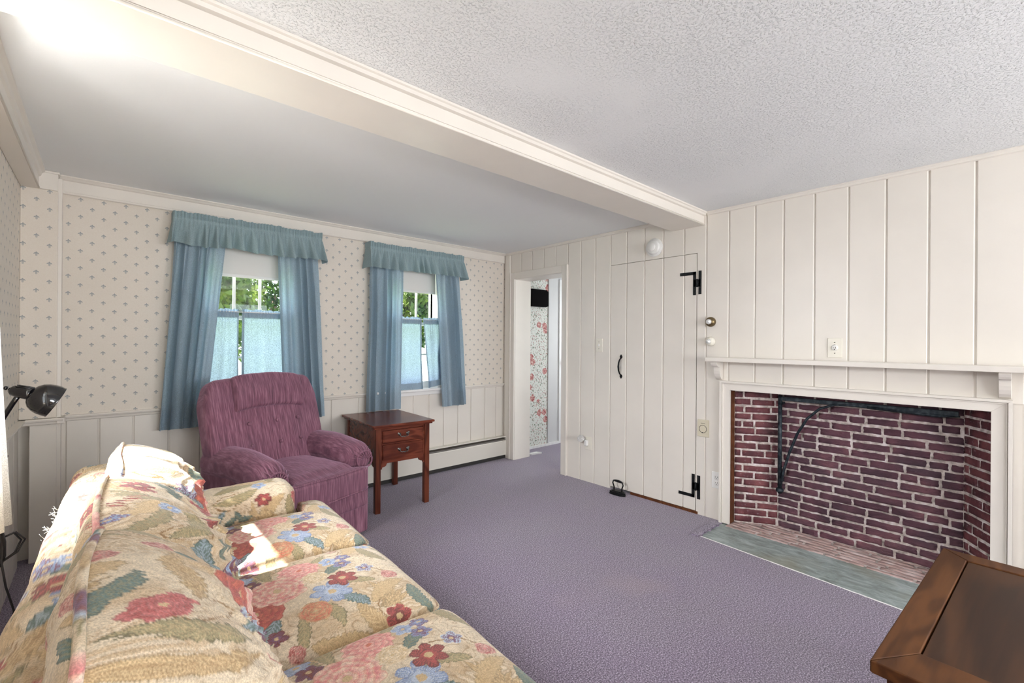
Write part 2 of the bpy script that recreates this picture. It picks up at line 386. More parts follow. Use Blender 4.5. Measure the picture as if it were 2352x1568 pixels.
# floor: carpet cut round the slate hearth
b = MB(); b.prism([(XL - .1, YR), (2.775, YR), (2.775, -0.02), (2.885, 1.375), (3.46, 1.375), (3.46, 2.85), (5.4, 2.85), (5.4, 3.95), (3.46, 3.95), (3.46, 3.76), (XL - .1, 3.76)], 2, -.022, 0.0)
b.prism([(3.44, 1.6), (5.4, 1.6), (5.4, 2.86), (3.44, 2.86)], 2, -.022, 0.0)
b.prism([(2.76, YR), (3.5, YR), (3.5, -0.02), (2.76, -0.02)], 2, -.022, 0.0)
struct('floor', b, CARPET)
b = MB()   # ragged carpet edge lying over the end of the hearth slab
rag = [(2.86 + i * .02, 1.372 + .006 * math.sin(i * 2.1) + .004 * math.sin(i * 5.3)) for i in range(17)]
b.prism(rag + [(3.18, 1.42), (2.86, 1.42)], 2, -.004, .009); struct('trim_6', b, CARPET)
# ceiling
b = MB(); b.box(XL - .15, 3.46, 1.65, YB + .15, H, H + .12); b.box(XL - .15, 3.46, YR - .15, 1.65, H + .0001, H + .12, 1)
struct('ceiling', b, [CEIL, POPCORN])
# boxed beam with its mouldings
b = MB(); b.box(XL, XR, 1.526, 1.776, 2.099, H, 0, .004)
b.tube([(XL, 1.527, 2.104), (XR, 1.527, 2.104)], .0055, 8)
b.prism([(1.526, H), (1.498, H), (1.499, H - .008), (1.506, H - .012), (1.512, H - .022), (1.526, H - .026)], 0, XL, XR)
b.prism([(1.526, 2.112), (1.5215, 2.112), (1.5215, 2.1165), (1.526, 2.1165)], 0, XL, XR)
struct('trim_1', b, PAINT)
# right wall -------------------------------------------------------
G = [3.70, 3.62, 3.461, 3.30, 3.134, 2.977, 2.823, 2.666, 2.504, 2.341, 2.18, 2.012, 1.847, 1.676, 1.508, 1.348, 1.177, 1.007, .837, .666, .495, .319, .145]
y = .145
while y > YR: y -= .167; G.append(y)
b = MB(); B0, B1 = XR + .008, XR + .224
for (y0, y1, z0, z1) in ((YB + .02, 3.555, 0, H), (3.555, 2.885, 1.905, H), (2.885, 2.335, 0, H), (2.335, 1.575, 1.907, H), (1.575, 1.33, 0, H), (1.33, .088, .925, H), (.088, YR, 0, H)):
    b.box(B0, B1, y0, y1, z0, z1)
b.box(B1, B1 + .02, 1.36, 2.885, 0, H)            # closes the closet
CH = .0045
def board(y0, y1, z0, z1):
    """upright board with a chamfer down both long edges"""
    y0, y1 = max(y0, y1), min(y0, y1)
    pr = [(B0, y0), (XR + CH, y0), (XR, y0 - CH), (XR, y1 + CH), (XR + CH, y1), (B0, y1)]
    b.prism(pr, 2, z0, z1)
GW = .0028
for a, c_ in zip(G[:-1], G[1:]):
    y0, y1 = a - GW, c_ + GW; mid = (a + c_) / 2
    if 2.82 < mid < 3.62: board(y0, y1, 1.95, H - .004)
    elif 1.69 < mid < 2.34: board(y0, y1, 1.9075, H - .004)
    elif abs(mid - 1.592) < .02: b.prism([(B0, y0), (XR + CH, y0), (XR, y0 - CH), (XR, 1.5745), (B0, 1.5745)], 2, 1.9075, H - .004); b.prism([(B0, 1.5745), (XR, 1.5745), (XR, y1 + CH), (XR + CH, y1), (B0, y1)], 2, 0, H - .004)
    elif abs(mid - 1.428) < .02: b.prism([(B0, y0), (XR + CH, y0), (XR, y0 - CH), (XR, 1.385), (B0, 1.385)], 2, 0, H - .004); b.prism([(B0, 1.385), (XR, 1.385), (XR, y1 + CH), (XR + CH, y1), (B0, y1)], 2, .96, H - .004)
    elif .02 < mid < 1.35: board(y0, y1, .97, H - .004)
    else: board(y0, y1, 0, H - .004)
struct('wall_right', b, PAINT)
b = MB(); b.prism([(XR, H), (XR - .016, H), (XR - .017, H - .006), (XR - .011, H - .012), (XR - .010, H - .022), (XR, H - .026)], 1, YR, 1.50); b.prism([(XR, H), (XR - .016, H), (XR - .017, H - .006), (XR - .011, H - .012), (XR - .010, H - .022), (XR, H - .026)], 1, 1.776, YB)
struct('trim_2', b, PAINT)
# window wall ------------------------------------------------------
WX = [(.50, 1.10), (1.84, 2.44)]; WZ0, WZ1 = .795, 1.985
b = MB(); y0, y1 = YB, YB + .17
def wallY(x0, x1, z0, z1):
    if z0 < .79 < z1: wallY(x0, x1, z0, .79); wallY(x0, x1, .79, z1); return
    b.box(x0, x1, y0 + (.008 if z1 <= .79 else 0), y1, z0, z1, 0 if z0 >= .79 else 1)
xs = [XL - .15, WX[0][0], WX[0][1], WX[1][0], WX[1][1], XR + .01]
for i in (0, 2, 4): wallY(xs[i], xs[i + 1], 0, H)
for (a, c_) in WX: wallY(a, c_, 0, WZ0); wallY(a, c_, WZ1, H)
gx = [-.16, -.014, .147, .327, .499, .676, .853, 1.03, 1.207, 1.384, 1.614, 1.835, 1.985, 2.133, 2.304, 2.466, 2.636, 2.798, 2.979, 3.13, 3.226]
for a, c_ in zip(gx[:-1], gx[1:]):
    p = [(a + GW, YB + .008), (a + GW, YB + CH), (a + GW + CH, YB), (c_ - GW - CH, YB), (c_ - GW, YB + CH), (c_ - GW, YB + .008)]
    b.prism(p, 2, 0, .785, 1)
struct('wall_back', b, [WALLPAPER, PAINT])
b = MB()    # frieze board and cove under the ceiling of the window wall
b.box(-.19, XR, YB - .018, YB, 2.092, H - .002, 0, .003); b.prism([(YB - .018, H), (YB - .045, H), (YB - .046, H - .006), (YB - .036, H - .012), (YB - .028, H - .020), (YB - .018, H - .024)], 0, -.19, XR)
b.prism([(YB - .018, 2.106), (YB - .023, 2.102), (YB - .023, 2.094), (YB - .018, 2.090)], 0, -.19, XR)
struct('trim_3', b, PAINT)
b = MB()    # chair rail on both walls, wrapping the corner post
RP = [(YB, .800), (YB - .026, .800), (YB - .029, .794), (YB - .026, .785), (YB - .012, .781), (YB - .010, .768), (YB, .764)]
def railY(x0, x1, dy): b.prism([(p[0] - dy, p[1]) for p in RP], 0, x0, x1)
railY(-.17, WX[0][0] - .02, 0); railY(WX[0][1] + .02, WX[1][0] - .02, 0); railY(WX[1][1] + .02, XR - .004, 0); railY(-.34, -.165, .088)
b.prism([(XL, .800), (XL + .029, .800), (XL + .030, .794), (XL + .026, .785), (XL + .012, .781), (XL + .010, .768), (XL, .764)], 1, YR, 3.65)
b.box(-.19, -.158, 3.625, YB, .768, .800, 0, .003); struct('trim_4', b, PAINT)
# corner post, papered above the rail, painted above the papered face and below the rail
b = MB(); b.box(XL, -.192, 3.652, YB + .02, .80, 2.085, 0, .004); b.box(XL, -.192, 3.650, YB + .02, 2.085, H - .012, 1, .003); b.box(XL, -.186, 3.642, YB + .02, H - .014, H - .001, 1, .004)
b.box(-.3, -.192, 3.654, YB + .02, 0, .77, 1, .004); b.box(-.200, -.176, 3.668, YB + .02, 0, H - .03, 1, .003)
struct('trim_5', b, [WALLPAPER, PAINT])
# left wall with its window
LW = (1.50, 2.15, .86, 2.00)
b = MB(); xa, xb = XL - .17, XL
def wallX(y0_, y1_, z0, z1):
    if z0 < .79 < z1: wallX(y0_, y1_, z0, .79); wallX(y0_, y1_, .79, z1); return
    b.box(xa, xb - (.008 if z1 <= .79 else 0), y0_, y1_, z0, z1, 0 if z0 >= .79 else 1)
wallX(YR - .15, LW[0], 0, H); wallX(LW[1], YB + .17, 0, H); wallX(LW[0], LW[1], 0, LW[2]); wallX(LW[0], LW[1], LW[3], H)
yy = 3.65
while yy > YR:
    a, c_ = yy, yy - .168; yy = c_
    p = [(XL - .008, a - GW), (XL - CH, a - GW), (XL, a - GW - CH), (XL, c_ + GW + CH), (XL - CH, c_ + GW), (XL - .008, c_ + GW)]
    b.prism(p, 2, 0, .785, 1)
struct('wall_left', b, [WALLPAPER, PAINT])
b = MB(); b.box(XL, -.268, YR, 3.655, 2.084, H, 0, .004); b.prism([(-.268, H), (-.243, H), (-.244, H - .012), (-.255, H - .020), (-.260, H - .036), (-.268, H - .042)], 1, YR, 3.655)
b.tube([(-.268, YR, 2.088), (-.268, 3.65, 2.088)], .005, 8)
struct('trim_7', b, PAINT)
# unseen rear wall, with two windows added to let the fill light in
b = MB(); RW = [(.15, 1.35), (1.75, 2.95)]
for x0, x1, z0, z1 in ((XL - .15, .15, 0, H), (1.35, 1.75, 0, H), (2.95, XR + .2, 0, H), (.15, 1.35, 0, .85), (1.75, 2.95, 0, .85), (.15, 1.35, 1.98, H), (1.75, 2.95, 1.98, H)): b.box(x0, x1, YR - .16, YR, z0, z1)
struct('wall_rear', b, PAINT)
for k, (x0, x1) in enumerate(RW):
    b = MB()
    for q in ((x0, x0 + .05, .85, 1.98), (x1 - .05, x1, .85, 1.98), (x0, x1, .85, .90), (x0, x1, 1.93, 1.98), (x0, x1, 1.40, 1.44)): b.box(q[0], q[1], YR - .10, YR - .05, q[2], q[3])
    for j in (1, 2): xx = x0 + j * (x1 - x0) / 3; b.box(xx - .01, xx + .01, YR - .09, YR - .06, .85, 1.98)
    struct('window_%d' % (4 + k), b, WHITE)

# hallway beyond the doorway ---------------------------------------
b = MB(); b.box(3.46, 4.005, 3.80, 3.88, 0, 2.14, 0); struct('wall_hall_floral', b, ROSEW)
b = MB(); b.box(4.005, 5.4, 3.80, 3.95, 0, 2.14); b.box(3.998, 4.018, 3.788, 3.80, 0, 2.05); b.box(3.46, 3.49, 3.60, 3.80, 0, 2.14); struct('wall_hall', b, m_paint('hall_paint', (.62, .61, .60), .5))
b = MB(); b.box(5.38, 5.5, 1.5, 2.0, 0, 2.14); b.box(5.38, 5.5, 3.2, 3.95, 0, 2.14); b.box(5.38, 5.5, 2.0, 3.2, 0, .7); b.box(5.38, 5.5, 2.0, 3.2, 1.9, 2.14); b.box(3.46, 5.5, 1.5, 1.6, 0, 2.14); b.box(3.462, 3.49, 1.36, 2.885, 0, 2.14)
struct('wall_hall_far', b, WHITE)
b = MB(); b.box(3.42, 5.5, 1.5, 3.95, 2.05, 2.16); struct('ceiling_hall', b, CEIL)
b = MB()
zig = [(3.62 + i * .02, 3.795 - .012 - .004 * math.sin(i * 1.9) - .003 * math.sin(i * 4.4)) for i in range(30)]
b.prism(zig + [(4.2, 3.80), (3.62, 3.80)], 2, 0, .028); struct('baseboard_hall', b, WHITE)
# hall door with a curtained glass light
d1 = thing('door_2', None, None, (4.21, 3.80, 0)); d1['kind'] = 'structure'
b = MB(); b.box(4.19, 4.25, 3.785, 3.80, 0, 1.96, 0, .003); b.box(4.19, 5.1, 3.785, 3.80, 1.96, 2.02, 0, .003); build('door_casing', b, WHITE, d1, True)
b = MB(); b.box(4.255, 4.37, 3.79, 3.80, .0, 1.95, 0, .003); b.box(4.37, 5.05, 3.79, 3.80, 0, .95, 0, .003); b.box(4.37, 5.05, 3.79, 3.80, 1.85, 1.95, 0, .003); build('door_panel', b, WHITE, d1, True)
b = MB(); P = np.array([[(4.27 + .09 * i / 20., 3.775 + .006 * math.sin(i * 1.7), 1.85 - .75 * j / 8) for j in range(9)] for i in range(21)]); b.grid(P); build('lace_curtain', b, SHEER, d1, True)
b = MB(); b.box(4.262, 4.31, 3.776, 3.79, .86, 1.02); setp(build('lock_plate', b, ABRASS, d1, True), 'brown lock plate')
b = MB(); b.lathe([(.010, 0), (.010, .02), (.024, .028), (.030, .045), (.024, .058), (.004, .062)], (4.285, 3.776, .99), (0, -1, 0), 20); build('door_knob', b, BRASS, d1, True)

# ================================================================== doorway casing
dw = thing('door_1', None, None, (XR, 3.22, 0)); dw['kind'] = 'structure'
b = MB()
for (ya, yb) in ((3.62, 3.553), (2.887, 2.818)): b.box(XR - .016, XR + .01, ya, yb, 0, 1.975, 0, .004)
b.box(XR - .016, XR + .01, 3.553, 2.887, 1.905, 1.975, 0, .004)
b.box(XR - .021, XR - .012, 2.830, 2.818, 0, 1.978, 0, .003); b.box(XR - .021, XR - .012, 3.62, 3.608, 0, 1.978, 0, .003)
build('door_casing', b, TRIM, dw, True)
b = MB(); b.box(XR, 3.462, 3.562, 3.550, 0, 1.908, 0, .002); b.box(XR, 3.462, 2.880, 2.890, 0, 1.908, 0, .002); b.box(XR, 3.462, 3.555, 2.885, 1.902, 1.91, 0, .001); build('door_jamb', b, PAINT, dw, True)
b = MB(); b.box(XR - .014, XR, 3.70, 3.628, 0, H - .024, 0, .003); struct('trim_8', b, PAINT)

# ================================================================== board closet door in the right wall
cl = thing('door_3', None, None, (XR, 1.95, 0)); cl['kind'] = 'structure'
b = MB(); g = [2.341, 2.18, 2.012, 1.847, 1.676, 1.5795]
for i, (a, c_) in enumerate(zip(g[:-1], g[1:])):
    y0_, y1_ = a - GW, c_ + (GW if i < 4 else 0)
    pr = [(XR + .03, y0_), (XR + CH, y0_), (XR, y0_ - CH), (XR, y1_ + (CH if i < 4 else 0)), (XR + (CH if i < 4 else 0), y1_), (XR + .03, y1_)]
    b.prism(pr, 2, .022, 1.9035)
b.box(XR + .009, XR + .03, 2.335, 1.5795, .022, 1.9035); build('door_panel', b, PAINT, cl, True)
b = MB(); b.box(XR - .003, XR + .02, 2.13, 1.56, .0, .019); setp(build('threshold', b, BROWNB, cl, True), 'bare brown wooden threshold')
def heart(cy, cz, s, up):
    pts = [(0, 1.25), (.5, .55), (.62, .1), (.45, -.35), (.18, -.55), (0, -.75), (-.18, -.55), (-.45, -.35), (-.62, .1), (-.5, .55)]
    return [(cy + s * p[0], cz + (s if up else -s) * p[1]) for p in pts]
b = MB(); b.prism(heart(2.227, 1.125, .019, True), 0, XR - .005, XR); b.prism(heart(2.227, .968, .019, False), 0, XR - .005, XR)
b.tube([(XR - .004, 2.227, 1.118), (XR - .022, 2.2275, 1.105), (XR - .036, 2.228, 1.078), (XR - .040, 2.228, 1.046), (XR - .036, 2.228, 1.014), (XR - .022, 2.2275, .988), (XR - .004, 2.227, .975)], [.006, .006, .007, .0085, .007, .006, .006], 10)
build('door_handle', b, IRON, cl, True)
def hl_hinge(zt, up):
    s_ = 1 if up else -1; b = MB(); z = lambda q: zt - s_ * q
    b.box(XR - .004, XR, 1.606, 1.583, z(0), z(.172), 0, .0012)          # stile leaf on the door
    b.box(XR - .004, XR, 1.708, 1.584, z(0), z(.023), 0, .0012)          # foot of the L
    b.box(XR - .004, XR, 1.565, 1.542, z(-.004), z(.168), 0, .0012)
    b.box(XR - .004, XR, 1.600, 1.55, z(.058), z(.112), 0, .0012)
    b.tube([(XR - .006, 1.5735, z(.056)), (XR - .006, 1.5735, z(.114))], .006, 12)
    for (yy_, q) in ((1.697, .011), (1.66, .011), (1.62, .011), (1.594, .04), (1.594, .13), (1.594, .16), (1.553, .01), (1.553, .05), (1.553, .12), (1.553, .155)):
        b.lathe([(.0035, 0), (.0035, .001), (.001, .002)], (XR - .004, yy_, z(q)), (-1, 0, 0), 8)
    return build('hinge', b, IRON, cl, True)
hl_hinge(1.772, True); hl_hinge(.115, False)

# ================================================================== fireplace
fp = thing('fireplace', 'wide brick fireplace with cream moulded surround and slate hearth', 'fireplace', (XR, .71, 0))
b = MB()
def casing(o, i_, x, zt, c=.003):
    # two legs and a head, mitred at the corners
    for q in ([(o[0], 0), (o[0], zt[0]), (i_[0], zt[1]), (i_[0], 0)], [(o[1], 0), (i_[1], 0), (i_[1], zt[1]), (o[1], zt[0])], [(o[0], zt[0]), (o[1], zt[0]), (i_[1], zt[1]), (i_[0], zt[1])]):
        V = []
        cy, cz = sum(p[0] for p in q) / 4, sum(p[1] for p in q) / 4
        sh = [(p[0] + math.copysign(.0006, cy - p[0]), p[1] + math.copysign(.0006, cz - p[1]) if p[1] > 0 else 0) for p in q]
        b.add([(XR + .001, *p) for p in q] + [(x + .0012, *p) for p in q] + [(x, *p) for p in sh], [(0, 1, 2, 3)] + [(k + t, (k + 1) % 4 + t, (k + 1) % 4 + 4 + t, k + 4 + t) for t in (0, 4) for k in range(4)] + [(11, 10, 9, 8)], 0, False)
casing((1.392, .020), (1.33, .088), XR - .020, (.985, .925))
casing((1.394, .017), (1.380, .031), XR - .036, (.988, .974), .005)
casing((1.378, .033), (1.372, .039), XR - .027, (.972, .966), .002)
build('surround', b, TRIM, fp, True)
b = MB(); b.box(XR, 3.306, 1.345, 1.329, 0, .93, 0, .001); setp(build('jamb_board', b, BROWNB, fp, True), 'dark brown board lining the left jamb')
def rough_brick(b, O, U, V, N, u0, u1, v0, v1, dep, jit, seed, mi=0, n=(6, 3)):
    """one brick on a wall plane: O + U*u + V*v, standing out along N by dep, rough face"""
    nu, nv = n; P = np.zeros((nu + 3, nv + 3, 3)); r_ = random.Random(seed); base = dep * r_.uniform(.75, 1.15)
    us = [u0] + list(np.linspace(u0 + .003, u1 - .003, nu + 1)) + [u1]; vs = [v0] + list(np.linspace(v0 + .003, v1 - .003, nv + 1)) + [v1]
    for i, u in enumerate(us):
        for j, v in enumerate(vs):
            edge = i in (0, nu + 2) or j in (0, nv + 2)
            jj = r_.uniform(-1, 1) * jit; q = Vector(O) + Vector(U) * (u + (r_.uniform(-1, 1) * jit * .6)) + Vector(V) * (v + r_.uniform(-1, 1) * jit * .6) + Vector(N) * (-.006 if edge else base + jj)
            P[i, j] = q
    b.grid(P, mi, True)
def brick_wall(name, O, U, V, N, w, h, bl, bh, gap, dep, jit, mats, label=None, off=0.0, seed=0, parent=fp, cut=None):
    b = MB(); Uv, Vv, Nv = Vector(U), Vector(V), Vector(N)
    nu, nv = max(2, int(w / .02)), max(2, int(h / .02)); P = np.zeros((nu + 1, nv + 1, 3)); rr = random.Random(seed)
    for i in range(nu + 1):
        for j in range(nv + 1):
            P[i, j] = Vector(O) + Uv * (w * i / nu) + Vv * (h * j / nv) + Nv * rr.uniform(-.0015, .0015)
    b.grid(P, 1, True)
    v = gap * .5; row = 0
    while v < h:
        u = -off - (bl * .5 if row % 2 else 0) - rr.uniform(0, .02)
        while u < w:
            L = bl * rr.uniform(.86, 1.1); a, e = max(u, .002), min(u + L, w - .002)
            if rr.random() < .12: e = min(a + L * .5, w - .002); L *= .5
            sk = rr.uniform(-.0025, .0025)
            if e - a > .012: rough_brick(b, O, U, V, N, a, e, v + sk, min(v + bh + sk + rr.uniform(-.002, .002), h - .001), dep, jit, seed * 1000 + row * 40 + int(u * 50), 0, (max(2, int((e - a) / .022)), 3))
            u += L + gap
        v += bh + gap; row += 1
    o = build(name, b, mats, parent, True)
    if label: setp(o, label)
    return o
XB = 3.44
brick_wall('back_brickwork', (XB, 1.095, 0), (0, -1, 0), (0, 0, 1), (-1, 0, 0), .905, 1.15, .165, .0405, .0100, .007, .0042, [BRICK2, MORTAR], 'sooty purple brickwork at the back of the firebox', .03, 3)
def side(name, A, Bp, bl, seed):
    u = Vector((Bp[0] - A[0], Bp[1] - A[1], 0)); w = u.length; u.normalize(); n = Vector((-u.y, u.x, 0))
    if n.x > 0 : n = -n
    brick_wall(name, (A[0], A[1], 0), u, (0, 0, 1), n, w, 1.15, bl, .0415, .0095, .005, .0018, [BRICK, MORTAR], None, .02, seed)
side('side_brickwork', (3.300, 1.330), (XB, 1.095), .150, 5)
side('side_brickwork', (XB, .190), (3.262, .078), .150, 8)
brick_wall('hearth_brickwork', (3.178, 1.34, -.004), (0, -1, 0), (1, 0, 0), (0, 0, 1), 1.27, .28, .20, .032, .009, .004, .0018, [BRICK3, MORTAR], 'worn pale brick floor of the firebox', .02, 11)
b = MB(); P = np.array([[(2.885 + (3.19 - 2.885) * i / 12 - (1.38 - yv) * .078 * (1 - i / 12), yv, -.004 + .0012 * vnoise(i * .7, yv * 9)) for yv in np.linspace(1.38, -.02, 40)] for i in range(13)])
b.grid(P, 0, True, flip=True)
b.prism([(2.885, 1.38), (3.50, 1.38), (3.50, -.02), (2.776, -.02)], 2, -.03, -.008); setp(build('hearth_slab', b, SLATE, fp, True), 'grey green slate hearth slab')
b = MB(); ns = 60; P = np.array([[(2.885 - (1.38 - yv) * .078 + dx + .0015 * vnoise(yv * 40, k), yv, .001 - (.006 if k == 0 else 0)) for k, dx in enumerate((-.006, -.004, .004))] for yv in np.linspace(1.378, -.02, ns)])
b.grid(P, 0, True); setp(build('edge_strip', b, WHITE, fp, True), 'white strip along the slate edge')
b = MB(); b.box(XR + .05, 3.60, 1.4, .0, 1.14, 1.17); b.box(3.47, 3.60, 1.4, .0, -.02, 1.15); b.box(XR + .03, 3.5, .072, -.02, 0, 1.15); b.box(3.30, 3.5, 1.33, 1.38, 0, 1.15)
build('smoke_chamber', b, Mat('soot', (.015, .014, .014), .95).m, fp, True)
# iron crane inside the firebox
b = MB(); cx = 3.385
b.tube([(cx, 1.068, .245), (cx, 1.068, .90)], .0125, 10); b.tube([(cx, 1.068, .895), (cx, 1.068, .262)], .0128, 10)
b.lathe([(.021, 0), (.024, .01), (.021, .022), (.014, .026)], (cx, 1.068, .255), (0, 0, 1), 16)
b.box(cx - .008, cx + .008, 1.075, .21, .868, .895, 0, .003)
b.tube([(cx, .60, .875), (cx, .30, .862), (cx, .205, .868)], [.011, .010, .005], 8)
pts = [(cx, .64, .878), (cx, .76, .872), (cx, .84, .838), (cx, .91, .765), (cx, .965, .66), (cx, 1.01, .53), (cx, 1.045, .40), (cx, 1.062, .30)]
b.tube(pts, .0135, 10, flat=.6); b.box(cx + .01, XB + .0, 1.085, 1.055, .32, .335); b.box(cx + .01, XB, 1.085, 1.055, .84, .855)
single('fireplace_crane', b, CRANE, 'black iron swing crane with curved brace inside the brick firebox', 'fireplace crane')
# mantel shelf on two brackets
mt = thing('mantel_shelf', 'long cream mantel shelf on two scrolled brackets above the fireplace', 'mantel shelf', (XR, .6, 1.13))
b = MB(); b.box(XR - .135, XR, 1.452, -.45, 1.122, 1.150, 0, .003); build('shelf', b, TRIM, mt, True)
for yc in (1.405, .042):
    b = MB(); pr = [(XR, 1.122), (XR - .105, 1.122), (XR - .106, 1.112), (XR - .100, 1.100), (XR - .090, 1.090), (XR - .074, 1.0845), (XR - .058, 1.083), (XR - .056, 1.074), (XR - .055, 1.055), (XR - .050, 1.035), (XR - .040, 1.015), (XR - .026, 1.000), (XR - .012, .993), (XR, .991)]
    b.prism(pr, 1, yc - .021, yc + .021); o = build('bracket', b, TRIM, mt, True)
    md = o.modifiers.new('bevel', 'BEVEL'); md.width = .002; md.segments = 2; md.limit_method = 'ANGLE'

# ================================================================== fittings on the right wall
def plate(name, label, cat, cy, cz, w, h, mt_, t=.006):
    r = thing(name, label, cat, (XR, cy, cz)); b = MB(); b.box(XR - t, XR, cy - w / 2, cy + w / 2, cz - h / 2, cz + h / 2, 0, .0025)
    build('cover_plate', b, mt_, r, True); return r
def disc(b, cy, cz, r, x, t=.002, sx=1, n=20): b.lathe([(r, 0), (r, t), (r * .7, t + .0006)], (x, cy, cz), (-1, 0, 0), n)
r = plate('light_switch', 'cream toggle light switch between doorway and closet door', 'light switch', 2.455, 1.222, .072, .116, IVORY)
b = MB(); b.box(XR - .016, XR - .006, 2.450, 2.460, 1.214, 1.232, 0, .002); build('toggle', b, IVORYW, r, True)
for q in (1.252, 1.192): b = MB(); disc(b, 2.455, q, .003, XR - .006, n=8); build('screw', b, PEWTER, r, True)
r = plate('wall_outlet', 'ivory outlet with a plug-in night light beside the doorway', 'wall outlet', 2.562, .345, .072, .116, IVORY)
nl = thing('night_light', 'clear plastic night light plugged in to the outlet near the doorway', 'night light', (XR - .006, 2.578, .36))
b = MB(); b.box(XR - .032, XR - .006, 2.562, 2.594, .325, .375, 0, .005); build('plug_body', b, IVORYW, nl, True)
b = MB(); b.lathe([(.012, 0), (.026, .006), (.032, .022), (.030, .04), (.020, .052), (.004, .056)], (XR - .036, 2.60, .372), (-.6, .35, .55), 20); setp(build('lens', b, GLASSK, nl, True), 'clear ribbed lens')
r = plate('round_dial_plate', 'ivory plate with a round dial beside the closet door edge', 'wall plate', 1.521, .633, .084, .122, m_paint('ivory_plate', (.66, .60, .46), .4, .02), .009)
b = MB(); b.tube([(XR - .010, 1.521 + .027 * math.cos(a), .628 + .027 * math.sin(a)) for a in np.linspace(0, 2 * PI, 33)[:-1]], .0015, 6, closed=True); b.box(XR - .0105, XR - .008, 1.536, 1.506, .668, .6705); b.box(XR - .011, XR - .008, 1.528, 1.519, .598, .605); build('dial_ring', b, DARKS, r, True)
def duplex(r, cy, cz, gap=.020, x=XR - .006):
    for s_ in (1, -1):
        b = MB(); disc(b, cy, cz + s_ * gap, .0165, x, .002); o = build('receptacle', b, IVORYW, r, True)
        b = MB(); z = cz + s_ * gap
        b.box(x - .0032, x - .001, cy - .0075, cy - .0052, z - .001, z + .008); b.box(x - .0032, x - .001, cy + .0052, cy + .0075, z - .001, z + .007); b.lathe([(.0027, 0), (.0027, .0032)], (x, cy, z - .0075), (-1, 0, 0), 8)
        b.shift(-np.array(r.location[:])); q = build('slot', b, DARKS); q.parent = o
r = plate('duplex_outlet', 'white duplex outlet low beside the fireplace surround', 'wall outlet', 1.421, .280, .072, .116, IVORYW); duplex(r, 1.421, .280)
r = plate('single_outlet', 'single ivory outlet above the mantel shelf', 'wall outlet', .729, 1.226, .072, .116, IVORY)
b = MB(); disc(b, .729, 1.226, .018, XR - .006, .004); disc(b, .729, 1.226, .015, XR - .008, .004); build('receptacle', b, IVORYW, r, True)
b = MB(); b.box(XR - .0135, XR - .011, .722, .7245, 1.222, 1.231); b.box(XR - .0135, XR - .011, .7335, .736, 1.222, 1.231); b.lathe([(.003, 0), (.003, .002)], (XR - .0118, .729, 1.217), (-1, 0, 0), 8); disc(b, .729, 1.258, .0028, XR - .006, n=8); disc(b, .729, 1.194, .0028, XR - .006, n=8); disc(b, .729, 1.242, .004, XR - .006, n=8); build('slot', b, DARKS, r, True)
sd = thing('smoke_detector', 'round white smoke detector above the closet door', 'smoke detector', (XR, 1.925, 1.998))
b = MB(); b.lathe([(.072, 0), (.072, .006), (.070, .009)], (XR, 1.925, 1.998), (-1, 0, 0), 40); build('mounting_plate', b, IVORYW, sd, True)
b = MB(); b.lathe([(.055, .006), (.056, .020), (.050, .030), (.046, .032)], (XR, 1.925, 1.998), (-1, 0, 0), 40); build('housing', b, IVORYW, sd, True)
b = MB(); b.lathe([(.028, .030), (.028, .036), (.030, .0365), (.030, .044), (.026, .048), (.002, .049)], (XR, 1.925, 1.998), (-1, 0, 0), 32); build('sensor_cap', b, IVORYW, sd, True)
for nm, lb, zc, r_, mat_ in (('crystal_knob', 'clear glass knob on a round brass base beside the closet door', 1.400, .034, ABRASS), ('crystal_knob', 'clear glass knob on a round ivory base just above the mantel shelf', 1.260, .031, IVORY)):
    k = thing(nm, lb, 'wall knob', (XR, 1.470, zc))
    b = MB(); b.lathe([(r_, 0), (r_ * 1.03, .006), (r_ * 1.0, .022), (r_ * .80, .034), (r_ * .55, .038)], (XR, 1.470, zc), (-1, 0, 0), 32); build('base', b, mat_, k, True)
    b = MB(); b.lathe([(r_ * .50, .030), (r_ * .58, .040), (r_ * .50, .052), (r_ * .28, .060), (.001, .062)], (XR, 1.470, zc), (-1, 0, 0), 10, smooth=False); build('glass_cap', b, Mat('glass_cap', (.75, .76, .74), .12, .3).m, k, True)
# black box on the floral paper of the hall
b = MB(); b.box(3.66, 3.92, 3.735, 3.80, 1.66, 1.86, 0, .006); b.box(3.92, 3.955, 3.75, 3.80, 1.67, 1.85, 0, .004)
single('hanging_box', b, Mat('black_box', (.002, .0015, .0015), .9, Specular_IOR_Level=.1).m, 'small black box hung on the floral wallpaper of the hall', 'wall box')
b = MB(); b.prism([(3.50, 3.62), (3.63, 3.62), (3.66, 3.56), (3.52, 3.58)], 2, 0, .016); single('floor_offcut', b, WHITE, 'small white wedge lying on the hall carpet behind the doorway', 'door wedge')
